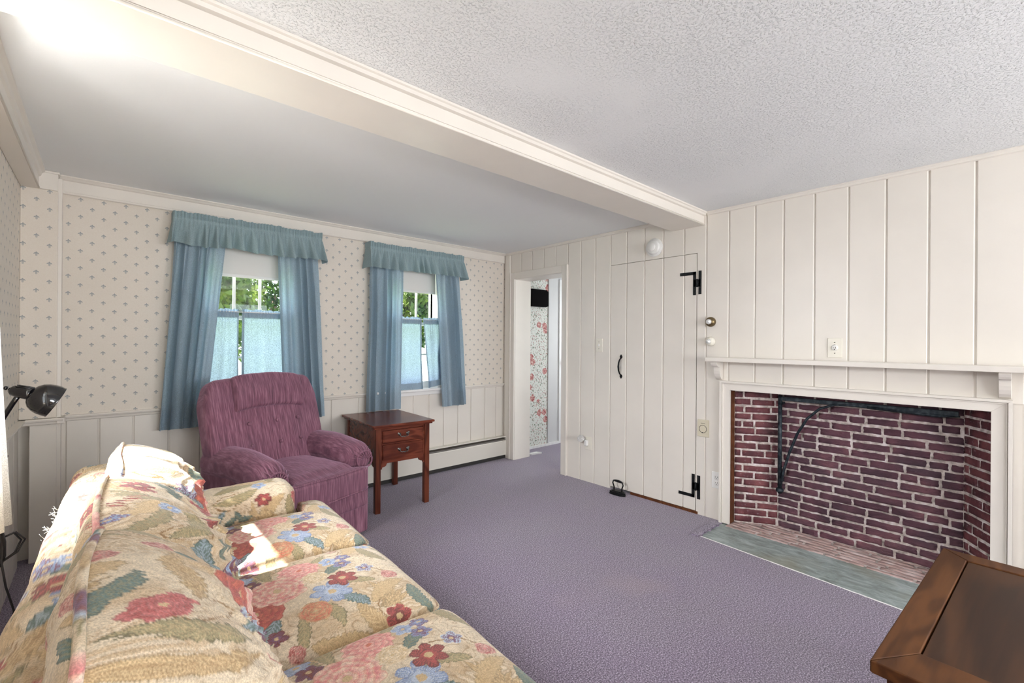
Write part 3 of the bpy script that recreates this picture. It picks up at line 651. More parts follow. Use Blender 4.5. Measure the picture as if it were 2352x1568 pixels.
# baseboard heater
ht = thing('baseboard_heater', 'long cream baseboard heater along the window wall', 'heater', (1.75, YB, 0))
hx0, hx1 = .28, 3.228
b = MB(); b.box(hx0, hx1, YB - .012, YB - .001, .03, .235, 0, .002); b.box(hx0, hx1, YB - .062, YB - .001, .226, .236, 0, .003); build('back_panel', b, HEATM, ht, True)
b = MB(); b.prism([(YB - .066, .045), (YB - .062, .045), (YB - .062, .185), (YB - .058, .192), (YB - .062, .194), (YB - .067, .186)], 0, hx0, hx1); b.box(hx0, hx1, YB - .067, YB - .055, .040, .048); build('front_cover', b, HEATM, ht, True)
b = MB(); b.prism([(YB - .066, .203), (YB - .020, .214), (YB - .020, .218), (YB - .066, .207)], 0, hx0, hx1); setp(build('damper', b, ALU, ht, True), 'dull metal damper flap')
b = MB(); b.box(hx0 + .01, hx1 - .01, YB - .058, YB - .013, .004, .17); setp(build('fins_and_gap_shade', b, DARKS, ht, True), 'dark heating fins, also standing for the shaded gap below')  # dark box lowered almost to the floor to paint the shade under the heater
for xx in (hx0, hx1 - .012): b = MB(); b.box(xx, xx + .014, YB - .068, YB - .001, .028, .238, 0, .003); build('end_cap', b, HEATM, ht, True)

# ================================================================== windows of the window wall
for k, (x0, x1) in enumerate(WX):
    w = thing('window_%d' % (k + 1), None, None, ((x0 + x1) / 2, YB, WZ0)); w['kind'] = 'structure'
    b = MB(); b.box(x0 - .06, x0, YB - .014, YB, WZ0, WZ1 + .05, 0, .003); b.box(x1, x1 + .06, YB - .014, YB, WZ0, WZ1 + .05, 0, .003); b.box(x0 - .06, x1 + .06, YB - .014, YB, WZ1, WZ1 + .05, 0, .003)
    for q in ((x0, x0 + .045), (x1 - .045, x1)): b.box(q[0], q[1], YB, YB + .17, WZ0, WZ1)
    b.box(x0, x1, YB, YB + .17, WZ1 - .03, WZ1); build('window_frame', b, WHITE, w, True)
    b = MB(); b.box(x0 - .08, x1 + .08, YB - .045, YB + .06, WZ0 - .012, WZ0 + .008, 0, .004); b.box(x0 - .05, x1 + .05, YB - .018, YB, WZ0 - .05, WZ0 - .012, 0, .003); b.box(x0, x1, YB + .06, YB + .2, WZ0 - .01, WZ0 + .02); build('window_sill', b, WHITE, w, True)
    for nm, z0, z1, yy in (('lower_sash', WZ0 + .02, 1.425, YB + .062), ('upper_sash', 1.395, WZ1 - .03, YB + .098)):
        b = MB(); a, c_ = x0 + .012, x1 - .012
        b.box(a, a + .033, yy, yy + .034, z0, z1, 0, .002); b.box(c_ - .033, c_, yy, yy + .034, z0, z1, 0, .002); b.box(a, c_, yy, yy + .034, z0, z0 + (.05 if nm[0] == 'l' else .03), 0, .002); b.box(a, c_, yy, yy + .034, z1 - .03, z1, 0, .002)
        for j in (1, 2): xx = x0 + .045 + .17 * j; b.box(xx - .009, xx + .009, yy + .006, yy + .028, z0, z1, 0, .003)
        b.box(a, c_, yy + .006, yy + .028, (z0 + z1) / 2 - .008, (z0 + z1) / 2 + .008, 0, .003) if nm[0] == 'l' else None
        s_ = build(nm, b, WHITE, w, True)
        b = MB(); b.box(a + .03, c_ - .03, yy + .015, yy + .019, z0 + .03, z1 - .03); b.shift(-np.array(w.location[:])); q = build('pane', b, GLASS); q.parent = s_
    b = MB(); b.box((x0 + x1) / 2 - .02, (x0 + x1) / 2 + .02, YB + .05, YB + .08, 1.425, 1.435, 0, .002); b.lathe([(.012, 0), (.012, .012), (.004, .016)], ((x0 + x1) / 2, YB + .062, 1.433), (0, 0, 1), 12); build('sash_lock', b, WHITE, w, True)
    rs = thing('roller_shade', ('off-white roller shade half drawn in the window nearer the corner post', 'off-white roller shade in the window nearer the doorway')[k], 'roller shade', ((x0 + x1) / 2, YB + .03, 1.9))
    b = MB(); xa, xb = x0 + .05, x1 - .05; P = np.array([[(xa + (xb - xa) * i / 8, YB + .035 + .0015 * math.sin(j), WZ1 - .03 - (WZ1 - .03 - 1.715) * j / 6) for j in range(7)] for i in range(9)]); b.grid(P); P2 = P.copy(); P2[..., 1] += .001; b.grid(P2, flip=True); build('shade_cloth', b, SHADEM, rs, True)
    b = MB(); b.box(xa, xb, YB + .031, YB + .038, 1.698, 1.720, 0, .002); build('hem_bar', b, WHITE, rs, True)
    b = MB(); b.tube([(xa, YB + .04, 1.935), (xb, YB + .04, 1.935)], .016, 12); build('roller', b, WHITE, rs, True)

# ================================================================== curtains
def drape(name, label, group, xt, xb, zt, zb, y, inner, nf, mat_, seed, amp=.038, hem=True):
    """hanging cloth; xt/xb = (left,right) at top and bottom, inner = +1 when the free edge is on the right"""
    nu, nv = 150, 40; rr = random.Random(seed); ph = [rr.uniform(-.5, .5) for _ in range(6)]
    P = np.zeros((nu, nv, 3))
    for i in range(nu):
        s_ = i / (nu - 1); e = (1 - s_) if inner > 0 else s_        # 1 at the outer edge
        for j in range(nv):
            t = j / (nv - 1); x = (xt[0] + (xt[1] - xt[0]) * s_) * (1 - t) + (xb[0] + (xb[1] - xb[0]) * s_) * t
            p = 2 * PI * nf * (s_ + .035 * math.sin(2 * PI * s_ * 1.7 + ph[0]) + .01 * math.sin(t * 3 + ph[1])) + ph[2]
            w = (.35 + .65 * min(1, max(0, (e - .18) / .3)))
            f = math.sin(p); f = math.copysign(abs(f) ** .75, f)
            a = amp * w * (.45 + .55 * min(1, t * 3)); yy = y - a * f - .006 * vnoise(s_ * 9, t * 4, seed)
            x += .010 * math.cos(p) * w * min(1, t * 2.5)
            P[i, j] = (x, yy, zt + (zb - zt) * t + .004 * math.sin(p) * t)
    b = MB(); b.grid(P)
    root = thing(name, label, 'curtain', ((xt[0] + xt[1]) / 2, y, zb), 0, group); build('cloth_panel', b, mat_, root, True)
    if hem:
        Q = P[:, -5:, :].copy(); Q[..., 1] -= .0015; b = MB(); b.grid(Q); Q2 = P[:, -5:, :].copy(); Q2[..., 1] += .0015; b.grid(Q2, flip=True); build('hem', b, mat_, root, True)
        E_ = P[-7:, :, :].copy() if inner > 0 else P[:7, :, :].copy(); E_[..., 1] += .0016; b = MB(); b.grid(E_); build('side_hem', b, mat_, root, True)
    return root
YD = YB - .075
g1 = 'long blue window drapes'
drape('window_curtain', 'long blue curtain at the left side of the window behind the recliner', g1, (.350, .640), (.262, .515), 2.03, .665, YD, 1, 5, DRAPE, 3)
drape('window_curtain', 'long blue curtain at the right side of the window behind the recliner', g1, (.955, 1.245), (1.005, 1.318), 2.03, .650, YD, -1, 5, DRAPE, 8)
drape('window_curtain', 'long blue curtain directly behind the end table', g1, (1.675, 1.990), (1.640, 1.968), 2.03, .649, YD, 1, 5, DRAPE, 14)
drape('window_curtain', 'long blue curtain at the far right of the window by the doorway', g1, (2.310, 2.585), (2.405, 2.690), 2.03, .625, YD, -1, 4, DRAPE, 21)
def valance(x0, x1, label, seed):
    root = thing('valance', label, 'valance', ((x0 + x1) / 2, YD, 1.86), 0, 'gathered blue valances'); rr = random.Random(seed)
    L = (x1 - x0); ns = int(L * 330); rows = [2.078, 2.068, 2.056, 2.046, 2.040, 2.034, 2.026, 2.018, 2.010, 2.0, 1.985, 1.965, 1.94, 1.91, 1.885, 1.864]
    P = np.zeros((ns, len(rows), 3)); yf = YD - .045
    for i in range(ns):
        s_ = i / (ns - 1)
        for j, z in enumerate(rows):
            t = max(0, (2.018 - z) / .154)
            small = math.sin(s_ * L * 2 * PI / .021 + 2.2 * vnoise(s_ * L * 18, 0, seed)); mid = math.sin(s_ * L * 2 * PI / .078 + 2.4 * vnoise(s_ * L * 7, 3, seed)); mid = math.copysign(abs(mid) ** .7, mid)
            if z > 2.035: a = .0075 * small; pin = 1
            elif z > 2.010: a = .0022 * small; pin = .4
            else: a = .0060 * small * (1 - t) * (1 - t) + .040 * mid * t ** .8
            x = x0 + L * s_ + (.020 * (s_ - .5) * 2 * t) + .006 * t * math.cos(s_ * L * 2 * PI / .078)
            y = yf - a - .022 * t
            zz = z + (.006 * vnoise(s_ * L * 40, 1, seed) if j == 0 else 0) + (.008 * vnoise(s_ * L * 6, 9, seed) * t) - (.010 * mid * t)
            P[i, j] = (x, y, zz)
    b = MB(); b.grid(P); build('ruffle', b, VALC, root, True)
    for sgn, xx in ((-1, 0), (1, -1)):                       # returns to the wall at both ends
        Q = np.zeros((10, len(rows), 3))
        for i in range(10):
            for j, z in enumerate(rows):
                p = P[xx, j].copy(); f = i / 9; t = max(0, (2.018 - z) / .154); p[1] = p[1] * (1 - f) + (YB - .016) * f; p[0] += sgn * (.010 * math.sin(f * PI) * t + .012 * f * t); Q[i, j] = p
        b = MB(); b.grid(Q); build('side_return', b, VALC, root, True)
    b = MB(); b.tube([(x0 + .004, YB - .01, 2.030), (x0 + .006, yf + .012, 2.030), (x1 - .006, yf + .012, 2.030), (x1 - .004, YB - .01, 2.030)], .005, 8); setp(build('rod', b, WHITE, root, True), 'white curtain rod')
valance(.332, 1.262, 'gathered blue valance over the window behind the recliner', 4)
valance(1.655, 2.612, 'gathered blue valance over the window by the doorway', 9)
def cafe(label, x0, x1, b0, b1, zb, seed, sl=0):
    root = thing('cafe_curtain', label, 'cafe curtain', ((x0 + x1) / 2, YB - .03, zb), 0, 'short blue cafe curtains'); nu, nv = 90, 34; P = np.zeros((nu, nv, 3))
    for i in range(nu):
        s_ = i / (nu - 1)
        for j in range(nv):
            t = j / (nv - 1); z = 1.466 + (zb + sl * s_ - 1.466) * t; x = (x0 + (x1 - x0) * s_) * (1 - t) + (b0 + (b1 - b0) * s_) * t
            top = math.exp(-t * 9); f = .006 * math.sin(s_ * 2 * PI * (x1 - x0) / .018 + seed) * top + .010 * math.sin(s_ * 2 * PI * 2.2 + seed + t) * min(1, t * 2) + .010 * vnoise(s_ * 4, t * 3.5, seed)
            P[i, j] = (x, YB - .018 - f, z + (.006 * vnoise(s_ * 14, 2, seed) if j == 0 else 0))
    b = MB(); b.grid(P); build('cloth_panel', b, CAFE, root, True)
    b = MB(); Q = P[:, 1:4, :].copy(); Q[..., 1] -= .003; b.grid(Q); Q = P[:, 1:4, :].copy(); Q[..., 1] += .005; b.grid(Q, flip=True); setp(build('rod_pocket', b, DRAPE, root, True), 'dark gathered rod pocket')
    b = MB(); Q = P[:, -4:, :].copy(); Q[..., 1] += .002; b.grid(Q); Q = P[:, -4:, :].copy(); Q[..., 1] -= .002; b.grid(Q, flip=True); setp(build('hem', b, DRAPE, root, True), 'darker doubled hem')
    for sl_ in (slice(0, 5), slice(-5, None)):
        b = MB(); Q = P[sl_].copy(); Q[..., 1] += .003; b.grid(Q); Q = P[sl_].copy(); Q[..., 1] -= .002; b.grid(Q, flip=True); setp(build('side_hem', b, DRAPE, root, True), 'darker doubled side hem')
cafe('short blue cafe curtain covering the left part of the window behind the recliner', .53, .722, .50, .722, .806, 2)
cafe('short blue cafe curtain covering the right part of the window behind the recliner', .744, 1.06, .738, 1.09, .806, 5)
cafe('short blue cafe curtain on the left half of the window by the doorway', 1.87, 2.205, 1.87, 2.235, .800, 3)
cafe('short blue cafe curtain on the right half of the window by the doorway, tilted aside', 2.225, 2.42, 2.285, 2.47, .806, 7, .03)
for k, (x0, x1) in enumerate(WX):
    b = MB(); b.tube([(x0 + .005, YB - .016, 1.447), (x1 - .005, YB - .016, 1.447)], .004, 8); b.box(x0 - .004, x0 + .006, YB - .022, YB - .0, 1.436, 1.458); b.box(x1 - .006, x1 + .004, YB - .022, YB - .0, 1.436, 1.458)
    single('curtain_rod', b, WHITE, ('thin white cafe curtain rod across the window behind the recliner', 'thin white cafe curtain rod across the window by the doorway')[k], 'curtain rod', 'cafe curtain rods')

# ================================================================== left window with its white curtain
w = thing('window_3', None, None, (XL, 1.82, LW[2])); w['kind'] = 'structure'
b = MB(); y0, y1, z0, z1 = LW
for q in ((y0, y0 + .05, z0, z1), (y1 - .05, y1, z0, z1), (y0, y1, z0, z0 + .05), (y0, y1, z1 - .05, z1), (y0, y1, (z0 + z1) / 2 - .02, (z0 + z1) / 2 + .02)): b.box(XL - .11, XL - .07, q[0], q[1], q[2], q[3])
for j in (1, 2, 3): yy = y0 + (y1 - y0) * j / 4; b.box(XL - .10, XL - .08, yy - .009, yy + .009, z0, z1)
build('window_frame', b, WHITE, w, True)
b = MB(); b.box(XL - .092, XL - .088, y0 + .04, y1 - .04, z0 + .04, z1 - .04); build('pane', b, GLASS, w, True)
b = MB(); nu, nv = 60, 24; P = np.zeros((nu, nv, 3))
for i in range(nu):
    for j in range(nv):
        s_ = i / (nu - 1); t = j / (nv - 1)
        P[i, j] = (-.262 - .018 * math.sin(s_ * 2 * PI * 3.2) + .030 * s_ * t ** 2, 1.98 + s_ * (.10 + .15 * t ** 1.6) + .03 * t, 1.91 + (.635 - 1.91) * t)
b.grid(P); wc = thing('white_curtain', 'plain white curtain at the left edge beside the black lamp', 'curtain', (-.26, 2.1, .635)); build('cloth_panel', b, SHEER, wc, True)
b = MB(); b.tube([(-.262, 1.0, 1.90), (-.262, 2.19, 1.90)], .006, 8); b.tube([(-.262, 2.16, 1.90), (XL, 2.16, 1.90)], .005, 8); b.tube([(-.262, 1.02, 1.90), (XL, 1.02, 1.90)], .005, 8); build('rod', b, LAMPB, wc, True)

# ================================================================== black gooseneck lamp
lp = thing('gooseneck_lamp', 'glossy black gooseneck lamp leaning out beside the white curtain', 'lamp', (-.245, 2.62, 0))
b = MB(); b.lathe([(.115, 0), (.115, .012), (.10, .022), (.02, .028), (.011, .035)], (-.215, 2.60, 0), (0, 0, 1), 32); build('base', b, LAMPB, lp, True)
b = MB(); b.tube([(-.300, 2.60, .03), (-.31, 2.60, .45), (-.318, 2.60, .84)], .009, 12); build('pole', b, LAMPB, lp, True)
def cp(u, v, d):   # a point d metres in front of the room's viewpoint
    return Vector((0, 0, 1.25)) + F * d + RR * ((u - 1176) / FPX * d) + UU * ((784 - v) / FPX * d)
J = cp(44, 899, 1.75)
gp = [Vector((-.318, 2.60, .84)), cp(-14, 985, 1.76), cp(6, 962, 1.75), cp(30, 925, 1.75), cp(42, 908, 1.75)]
b = MB(); b.tube(gp, .0085, 12)
L0, L1 = gp[0], gp[-1]
for i in range(26):
    t = i / 25; q = gp[0].lerp(gp[1], t * 2) if t < .5 else gp[1].lerp(gp[2], t * 2 - 1)
    b.lathe([(.0085, 0), (.0105, .0015), (.0085, .003)], q, (gp[2] - gp[0]) if t > .5 else (gp[1] - gp[0]), 12)
build('gooseneck', b, LAMPB, lp, True)
ax = (RR * .60 - UU * .50 + F * .62).normalized(); hc = J; K = .76
axh = (RR * .92 - UU * .26 + F * .30).normalized()
sp_ = lambda pr: [(r_ * K, h_ * K) for r_, h_ in pr]
b = MB(); b.lathe(sp_([(.004, -.040), (.014, -.038), (.026, -.024), (.030, 0), (.032, .03), (.032, .052), (.028, .056)]), hc, axh, 24)
for a in range(5):
    an = -1.2 + a * .42; n1_ = axh.cross(F).normalized(); n2_ = axh.cross(n1_); dd = n1_ * math.cos(an) + n2_ * math.sin(an)
    b.tube([hc + axh * -.01 + dd * .0315 * K, hc + axh * .05 * K + dd * .033 * K], .0020, 6)
build('socket_housing', b, LAMPB, lp, True)
b = MB(); b.lathe(sp_([(.002, 0), (.009, .001), (.010, .006), (.009, .012), (.002, .013)]), hc - axh * .036 * 1.0 + UU * .004, -axh, 14); build('switch_knob', b, LAMPB, lp, True)
sc0 = hc + axh * .034
prof = [(r_ * .80, h_ * .70) for r_, h_ in [(.030, 0), (.044, .008), (.060, .024), (.070, .045), (.0765, .070), (.078, .095), (.076, .112), (.0775, .116), (.0755, .118), (.073, .112), (.075, .095), (.073, .070), (.066, .046), (.052, .026), (.026, .006)]]
b = MB(); b.lathe(prof, sc0, ax, 48); build('lamp_shade', b, LAMPB, lp, True)
b = MB(); b.lathe(sp_([(.012, .01), (.022, .03), (.028, .055), (.024, .075), (.010, .086), (.001, .088)]), sc0, ax, 20); setp(build('bulb', b, Mat('bulb', (.85, .85, .83), .2).m, lp, True), 'frosted white bulb')
# its cord, tied in a bundle behind the curtain
b = MB(); o = Vector((-.262, 2.40, .53))
b.tube([(-.268, 2.58, .80), (-.285, 2.45, .72), (-.262, 2.41, .62), o + Vector((.002, .005, .03)), o], .0032, 8)
for i in range(5):
    an = -.6 + i * .3; dy, dx_ = math.cos(an) * .022, math.sin(an) * .016
    b.tube([o, o + Vector((dx_ * .5, dy * .4 - .012, .03)), o + Vector((dx_, -.018 + dy * .6, .0)), o + Vector((dx_, -.016 + dy * .5, -.05)), o + Vector((0, -.012, -.085)), o + Vector((dx_ * .5, -.006, -.02)), o], .0032, 7)
for q in ((.030, .075), (.018, .062)):
    b.tube([o + Vector((0, -.012, -.07)), o + Vector((q[1] * .5, .010, -.05)), o + Vector((q[1] * .75, .012, -.01)), o + Vector((q[1] * .45, .010, .022)), o + Vector((0, 0, .012))], .0032, 8)
b.tube([o + Vector((0, -.012, -.06)), o + Vector((.012, -.01, -.16)), o + Vector((.03, .01, -.26)), o + Vector((.01, .03, -.44)), o + Vector((.02, .06, -.52))], .0032, 8)
build('cord', b, RUB, lp, True)

# ================================================================== flat iron used as a door stop
ir = thing('flat_iron', 'old black flat iron standing on the carpet against the closet door', 'iron', (3.155, 2.195, 0), math.radians(86))
out = [(-.075, 0), (-.066, .016), (-.04, .030), (0, .037), (.045, .038), (.062, .034), (.064, 0)]
out = out + [(x, -y) for x, y in out[-2:0:-1]]
b = MB(); o2 = [(x * .97, y * .93) for x, y in out]
b.prism(out, 2, 0, .012); b.prism(o2, 2, .012, .026); b.prism([(x * .8, y * .6) for x, y in out], 2, .026, .031); build('sole', b, IRON, ir)
b = MB(); b.tube([(-.038, 0, .028), (-.040, 0, .055), (-.052, 0, .085), (-.044, 0, .104), (-.02, 0, .108)], .0055, 8); b.tube([(.040, 0, .028), (.040, 0, .055), (.054, 0, .085), (.048, 0, .104), (.02, 0, .108)], .0055, 8)
b.tube([(-.042, 0, .106), (-.02, 0, .109), (.0, 0, .110), (.02, 0, .109), (.044, 0, .106)], [.007, .0095, .0105, .0095, .007], 12); build('handle', b, IRON, ir)

# ================================================================== printed tapestry of the sofa
def sc_(c): return np.array(lin(c))
PAL = dict(cream=sc_((218, 203, 178)), tan=sc_((180, 150, 110)), brown=sc_((140, 104, 62)), pink=sc_((214, 128, 130)), lpink=sc_((238, 200, 186)), rose=sc_((166, 58, 66)), burg=sc_((108, 28, 42)),
           blue=sc_((122, 146, 190)), lblue=sc_((176, 192, 214)), purp=sc_((104, 62, 104)), teal=sc_((78, 112, 112)), olive=sc_((144, 138, 104)), gold=sc_((202, 176, 134)), white=sc_((240, 228, 206)), coral=sc_((204, 108, 88)))
def ss(a, b, x): t = np.clip((x - a) / (b - a), 0, 1); return t * t * (3 - 2 * t)
def paint(u, v):
    """floral tapestry colour at cloth position u, v (metres); the design repeats every 0.60 m"""
    T = .60; wu = u + .004 * fbm(u * 60, v * 60, 0, 2, 5); wv = v + .004 * fbm(u * 60, v * 60, 7, 2, 9)
    x = (wu + T / 2) % T - T / 2; y = (wv + T / 2) % T - T / 2
    n = fbm(u * 14, v * 14, 3, 4, 21)[:, None]; C = PAL['cream'] * (1 - .55 * ss(-.1, .45, n)) + PAL['tan'] * .55 * ss(-.1, .45, n)
    # scrolling acanthus lines
    q = fbm(u * 11, v * 11, 1, 3, 31); ln = np.exp(-(np.abs((q * 7) % 1 - .5) / .08) ** 2)[:, None] * ss(-.25, .2, fbm(u * 5, v * 5, 4, 2, 44))[:, None]
    C = C * (1 - .65 * ln) + PAL['brown'] * .65 * ln
    sh = (((q * 7) % 1) > .5)[:, None] * ss(.0, .3, fbm(u * 6, v * 6, 8, 2, 61))[:, None] * .55; C = C * (1 - sh) + PAL['tan'] * sh
    def near(cx, cy, r):
        for ox in (-T, 0, T):
            for oy in (-T, 0, T):
                dx, dy = x - cx - ox, y - cy - oy; m_ = (np.abs(dx) < r) & (np.abs(dy) < r)
                if m_.any(): yield m_, dx[m_], dy[m_]
    def leaf(cx, cy, L, w, ang, c1, c2):
        nonlocal C
        for m_, dx, dy in near(cx, cy, L * 1.1):
            a = dx * math.cos(ang) + dy * math.sin(ang); b_ = -dx * math.sin(ang) + dy * math.cos(ang) + .18 * L * ((a / L) ** 2)
            wd = w * np.clip(1 - (a / L) ** 2, 0, 1) ** .8 * (1 + .12 * np.sin(a * 420)); k = (np.abs(b_) < wd)[:, None]
            vein = (np.sin((np.abs(b_) * 1.3 - a) * 520) > .25)[:, None]; mid = (np.abs(b_) < .0014)[:, None]
            col = np.where(vein | mid, c2 * .5 + c1 * .5, c1); edge = (np.abs(b_) > wd - .0022)[:, None]; col = np.where(edge, c1 * .55, col); C[m_] = np.where(k, col, C[m_])
    def rose(cx, cy, r, cols, np_=7, rot=0, core='gold'):
        nonlocal C
        for m_, dx, dy in near(cx, cy, r * 1.2):
            d = np.hypot(dx, dy); an = np.arctan2(dy, dx) + rot; rr_ = d / r; out_ = C[m_]
            for lv, (k, f) in enumerate(((1.0, np_), (.76, np_ - 1), (.52, np_ - 2), (.3, 4))):
                a2 = an + lv * .9; pr = k * (1 + .10 * np.abs(np.sin(a2 * f / 2)) - .10 + .04 * np.sin(a2 * 11 + lv)); ins = (rr_ < pr)[:, None]
                t = np.clip(rr_ / k, 0, 1)[:, None]; fr = np.abs(np.sin(a2 * f / 2))[:, None]
                kn = k - .24; g2 = np.clip((rr_ - kn) / (k - kn), 0, 1)[:, None]; g2 = np.clip(g2 * .85 + .25 * fr - .1 + .12 * np.sin(an * 23 + lv * 5)[:, None], 0, 1); col = cols[0] * g2 + cols[1] * (1 - g2); lo = (rr_ > pr - .05)[:, None]; col = np.where(lo, cols[2] * .5 + col * .5, col); out_ = np.where(ins, col, out_)
            out_ = np.where((rr_ < .13)[:, None], PAL[core], out_); C[m_] = out_
    def daisy(cx, cy, r, c1, c2, k=5, rot=0, core='gold'):
        nonlocal C
        for m_, dx, dy in near(cx, cy, r * 1.15):
            d = np.hypot(dx, dy) / r; an = np.arctan2(dy, dx) + rot; pr = .55 + .45 * np.abs(np.cos(an * k / 2)) ** .6
            ray_ = (np.abs(np.sin(an * k * 3)) > .75)[:, None]; col = np.where(ray_ & (d[:, None] > .35), c2, c1); col = np.where((d > pr - .09)[:, None], c2, col); col = np.where((d < .2)[:, None], PAL[core], col); C[m_] = np.where((d < pr)[:, None], col, C[m_])
    def stem(pts, w, c):
        nonlocal C
        for (a, b_) in zip(pts[:-1], pts[1:]):
            ax_, ay, bx, by = *a, *b_; L2 = (bx - ax_) ** 2 + (by - ay) ** 2
            for m_, dx, dy in near(ax_, ay, math.sqrt(L2) + w * 3):
                t = np.clip((dx * (bx - ax_) + dy * (by - ay)) / L2, 0, 1); dd = np.hypot(dx - t * (bx - ax_), dy - t * (by - ay)); C[m_] = np.where((dd < w)[:, None], c, C[m_])
    P_ = PAL
    for (a, b_, r0) in ((.18, .02, .0), (.2, -.16, .6), (-.2, .2, 2.2), (-.22, -.18, 3.6), (.1, .24, 1.3)):     # scroll tendrils
        pts = [(a + .07 * math.cos(r0 + t * .5) * (1 - t * .07), b_ + .05 * math.sin(r0 + t * .5) * (1 - t * .07)) for t in range(11)]; stem(pts, .0018, P_['brown'])
    for i in range(7): leaf(.17 + .02 * math.cos(i), .10 + .022 * i - .05, .055, .010, .3 + .28 * i, P_['gold'], P_['tan'])
    for i in range(6): leaf(-.20 + .012 * i, -.22 + .006 * i, .06, .011, 1.9 + .25 * i, P_['gold'], P_['brown'])
    stem([(.08, .0), (.16, .02), (.21, .0), (.245, -.02)], .002, P_['olive']); stem([(.12, -.05), (.19, -.04), (.22, -.08), (.25, -.10)], .002, P_['olive']); stem([(.02, -.15), (.0, -.22), (-.05, -.26)], .002, P_['brown'])
    for q_ in ((.24, .19, .085, .026, .9, 'gold', 'tan'), (.27, .13, .08, .024, 2.4, 'gold', 'brown'), (-.27, -.05, .085, .026, 1.4, 'gold', 'tan'), (-.24, -.14, .08, .024, .5, 'gold', 'brown'), (.2, -.23, .085, .028, 2.7, 'gold', 'tan'), (.12, -.26, .08, .022, .3, 'olive', 'tan'), (-.13, -.21, .08, .026, 5.3, 'gold', 'tan'), (-.12, .25, .08, .024, .2, 'gold', 'brown'), (.13, .26, .085, .026, 3.5, 'olive', 'gold'), (-.27, .17, .07, .022, 1.9, 'olive', 'gold'), (.27, -.19, .07, .02, 1.2, 'olive', 'tan'), (-.2, -.28, .07, .022, .1, 'teal', 'olive')):
        leaf(*q_[:5], P_[q_[5]], P_[q_[6]])
    daisy(-.25, -.20, .038, P_['burg'], P_['rose'], 6, .4); daisy(.22, .235, .034, P_['rose'], P_['burg'], 6, .1); daisy(.21, -.27, .03, P_['blue'], P_['lblue'], 5, .3); rose(-.235, .24, .036, (P_['pink'], P_['rose'], P_['burg']), 6, .2)
    for q_ in ((-.16, .10, .065, .022, 2.6, 'teal', 'lblue'), (-.02, .185, .06, .021, 1.5, 'teal', 'olive'), (.045, .17, .058, .02, 1.0, 'teal', 'lblue'), (.13, .10, .075, .02, .25, 'olive', 'gold'), (.15, .055, .07, .018, -.1, 'olive', 'gold'), (-.17, -.06, .06, .018, 3.3, 'olive', 'gold'), (-.14, -.12, .055, .02, 3.8, 'teal', 'lblue'), (-.05, -.15, .06, .018, 4.4, 'olive', 'gold'), (.06, -.13, .055, .02, 5.2, 'teal', 'olive'), (.15, -.10, .05, .015, 5.7, 'olive', 'gold'), (-.2, .03, .055, .016, 2.9, 'olive', 'gold'), (.1, .165, .03, .012, .9, 'teal', 'olive'), (.13, .185, .028, .011, 2.4, 'teal', 'olive'), (.155, .17, .028, .011, .2, 'teal', 'olive')):
        leaf(*q_[:5], P_[q_[5]], P_[q_[6]])
    for q_ in ((-.075, -.075, .058, 'lblue', 'blue', 7, .3), (.145, .115, .034, 'lblue', 'blue', 5, 0), (.10, .10, .03, 'burg', 'purp', 5, .5), (.185, .085, .026, 'purp', 'burg', 5, 1), (-.15, .135, .030, 'lblue', 'purp', 5, .2), (-.185, .09, .026, 'purp', 'burg', 5, .8), (.115, -.125, .030, 'blue', 'lblue', 5, .1), (.075, -.155, .028, 'purp', 'blue', 5, .6), (.125, -.175, .026, 'blue', 'purp', 5, .9), (.01, -.205, .028, 'purp', 'lblue', 5, .4), (-.02, -.125, .046, 'rose', 'burg', 6, .2)):
        daisy(q_[0], q_[1], q_[2], P_[q_[3]], P_[q_[4]], q_[5], q_[6])
    rose(-.065, .115, .072, (P_['coral'], P_['rose'], P_['burg']), 8, .3); rose(.105, -.035, .062, (P_['lpink'], P_['pink'], P_['rose']), 11, .9, 'coral')
    rose(.02, .045, .078, (P_['white'], P_['pink'], P_['coral']), 7, 0); rose(-.14, -.015, .044, (P_['gold'], P_['coral'], P_['brown']), 6, 1.2); rose(.03, -.06, .038, (P_['white'], P_['gold'], P_['tan']), 6, .5)
    for q_ in ((.215, .005, .022), (.255, -.025, .018), (.255, -.105, .018), (-.06, -.255, .026), (-.245, .06, .02), (.0, .262, .022)): rose(*q_, (P_['lpink'], P_['rose'], P_['burg']), 4, .3, 'pink')
    for i in range(6): leaf(.20 + .014 * i, -.16 - .008 * i, .022, .0035, 1.2 + .1 * i, P_['rose'], P_['coral'])
    g_ = fbm(u * 130, v * 130, 2, 2, 71)[:, None]; C = C * .88 + PAL['cream'] * .12 * np.array([.9, .84, .76]); return np.clip(C * (1 + .16 * g_), 0.005, .9)

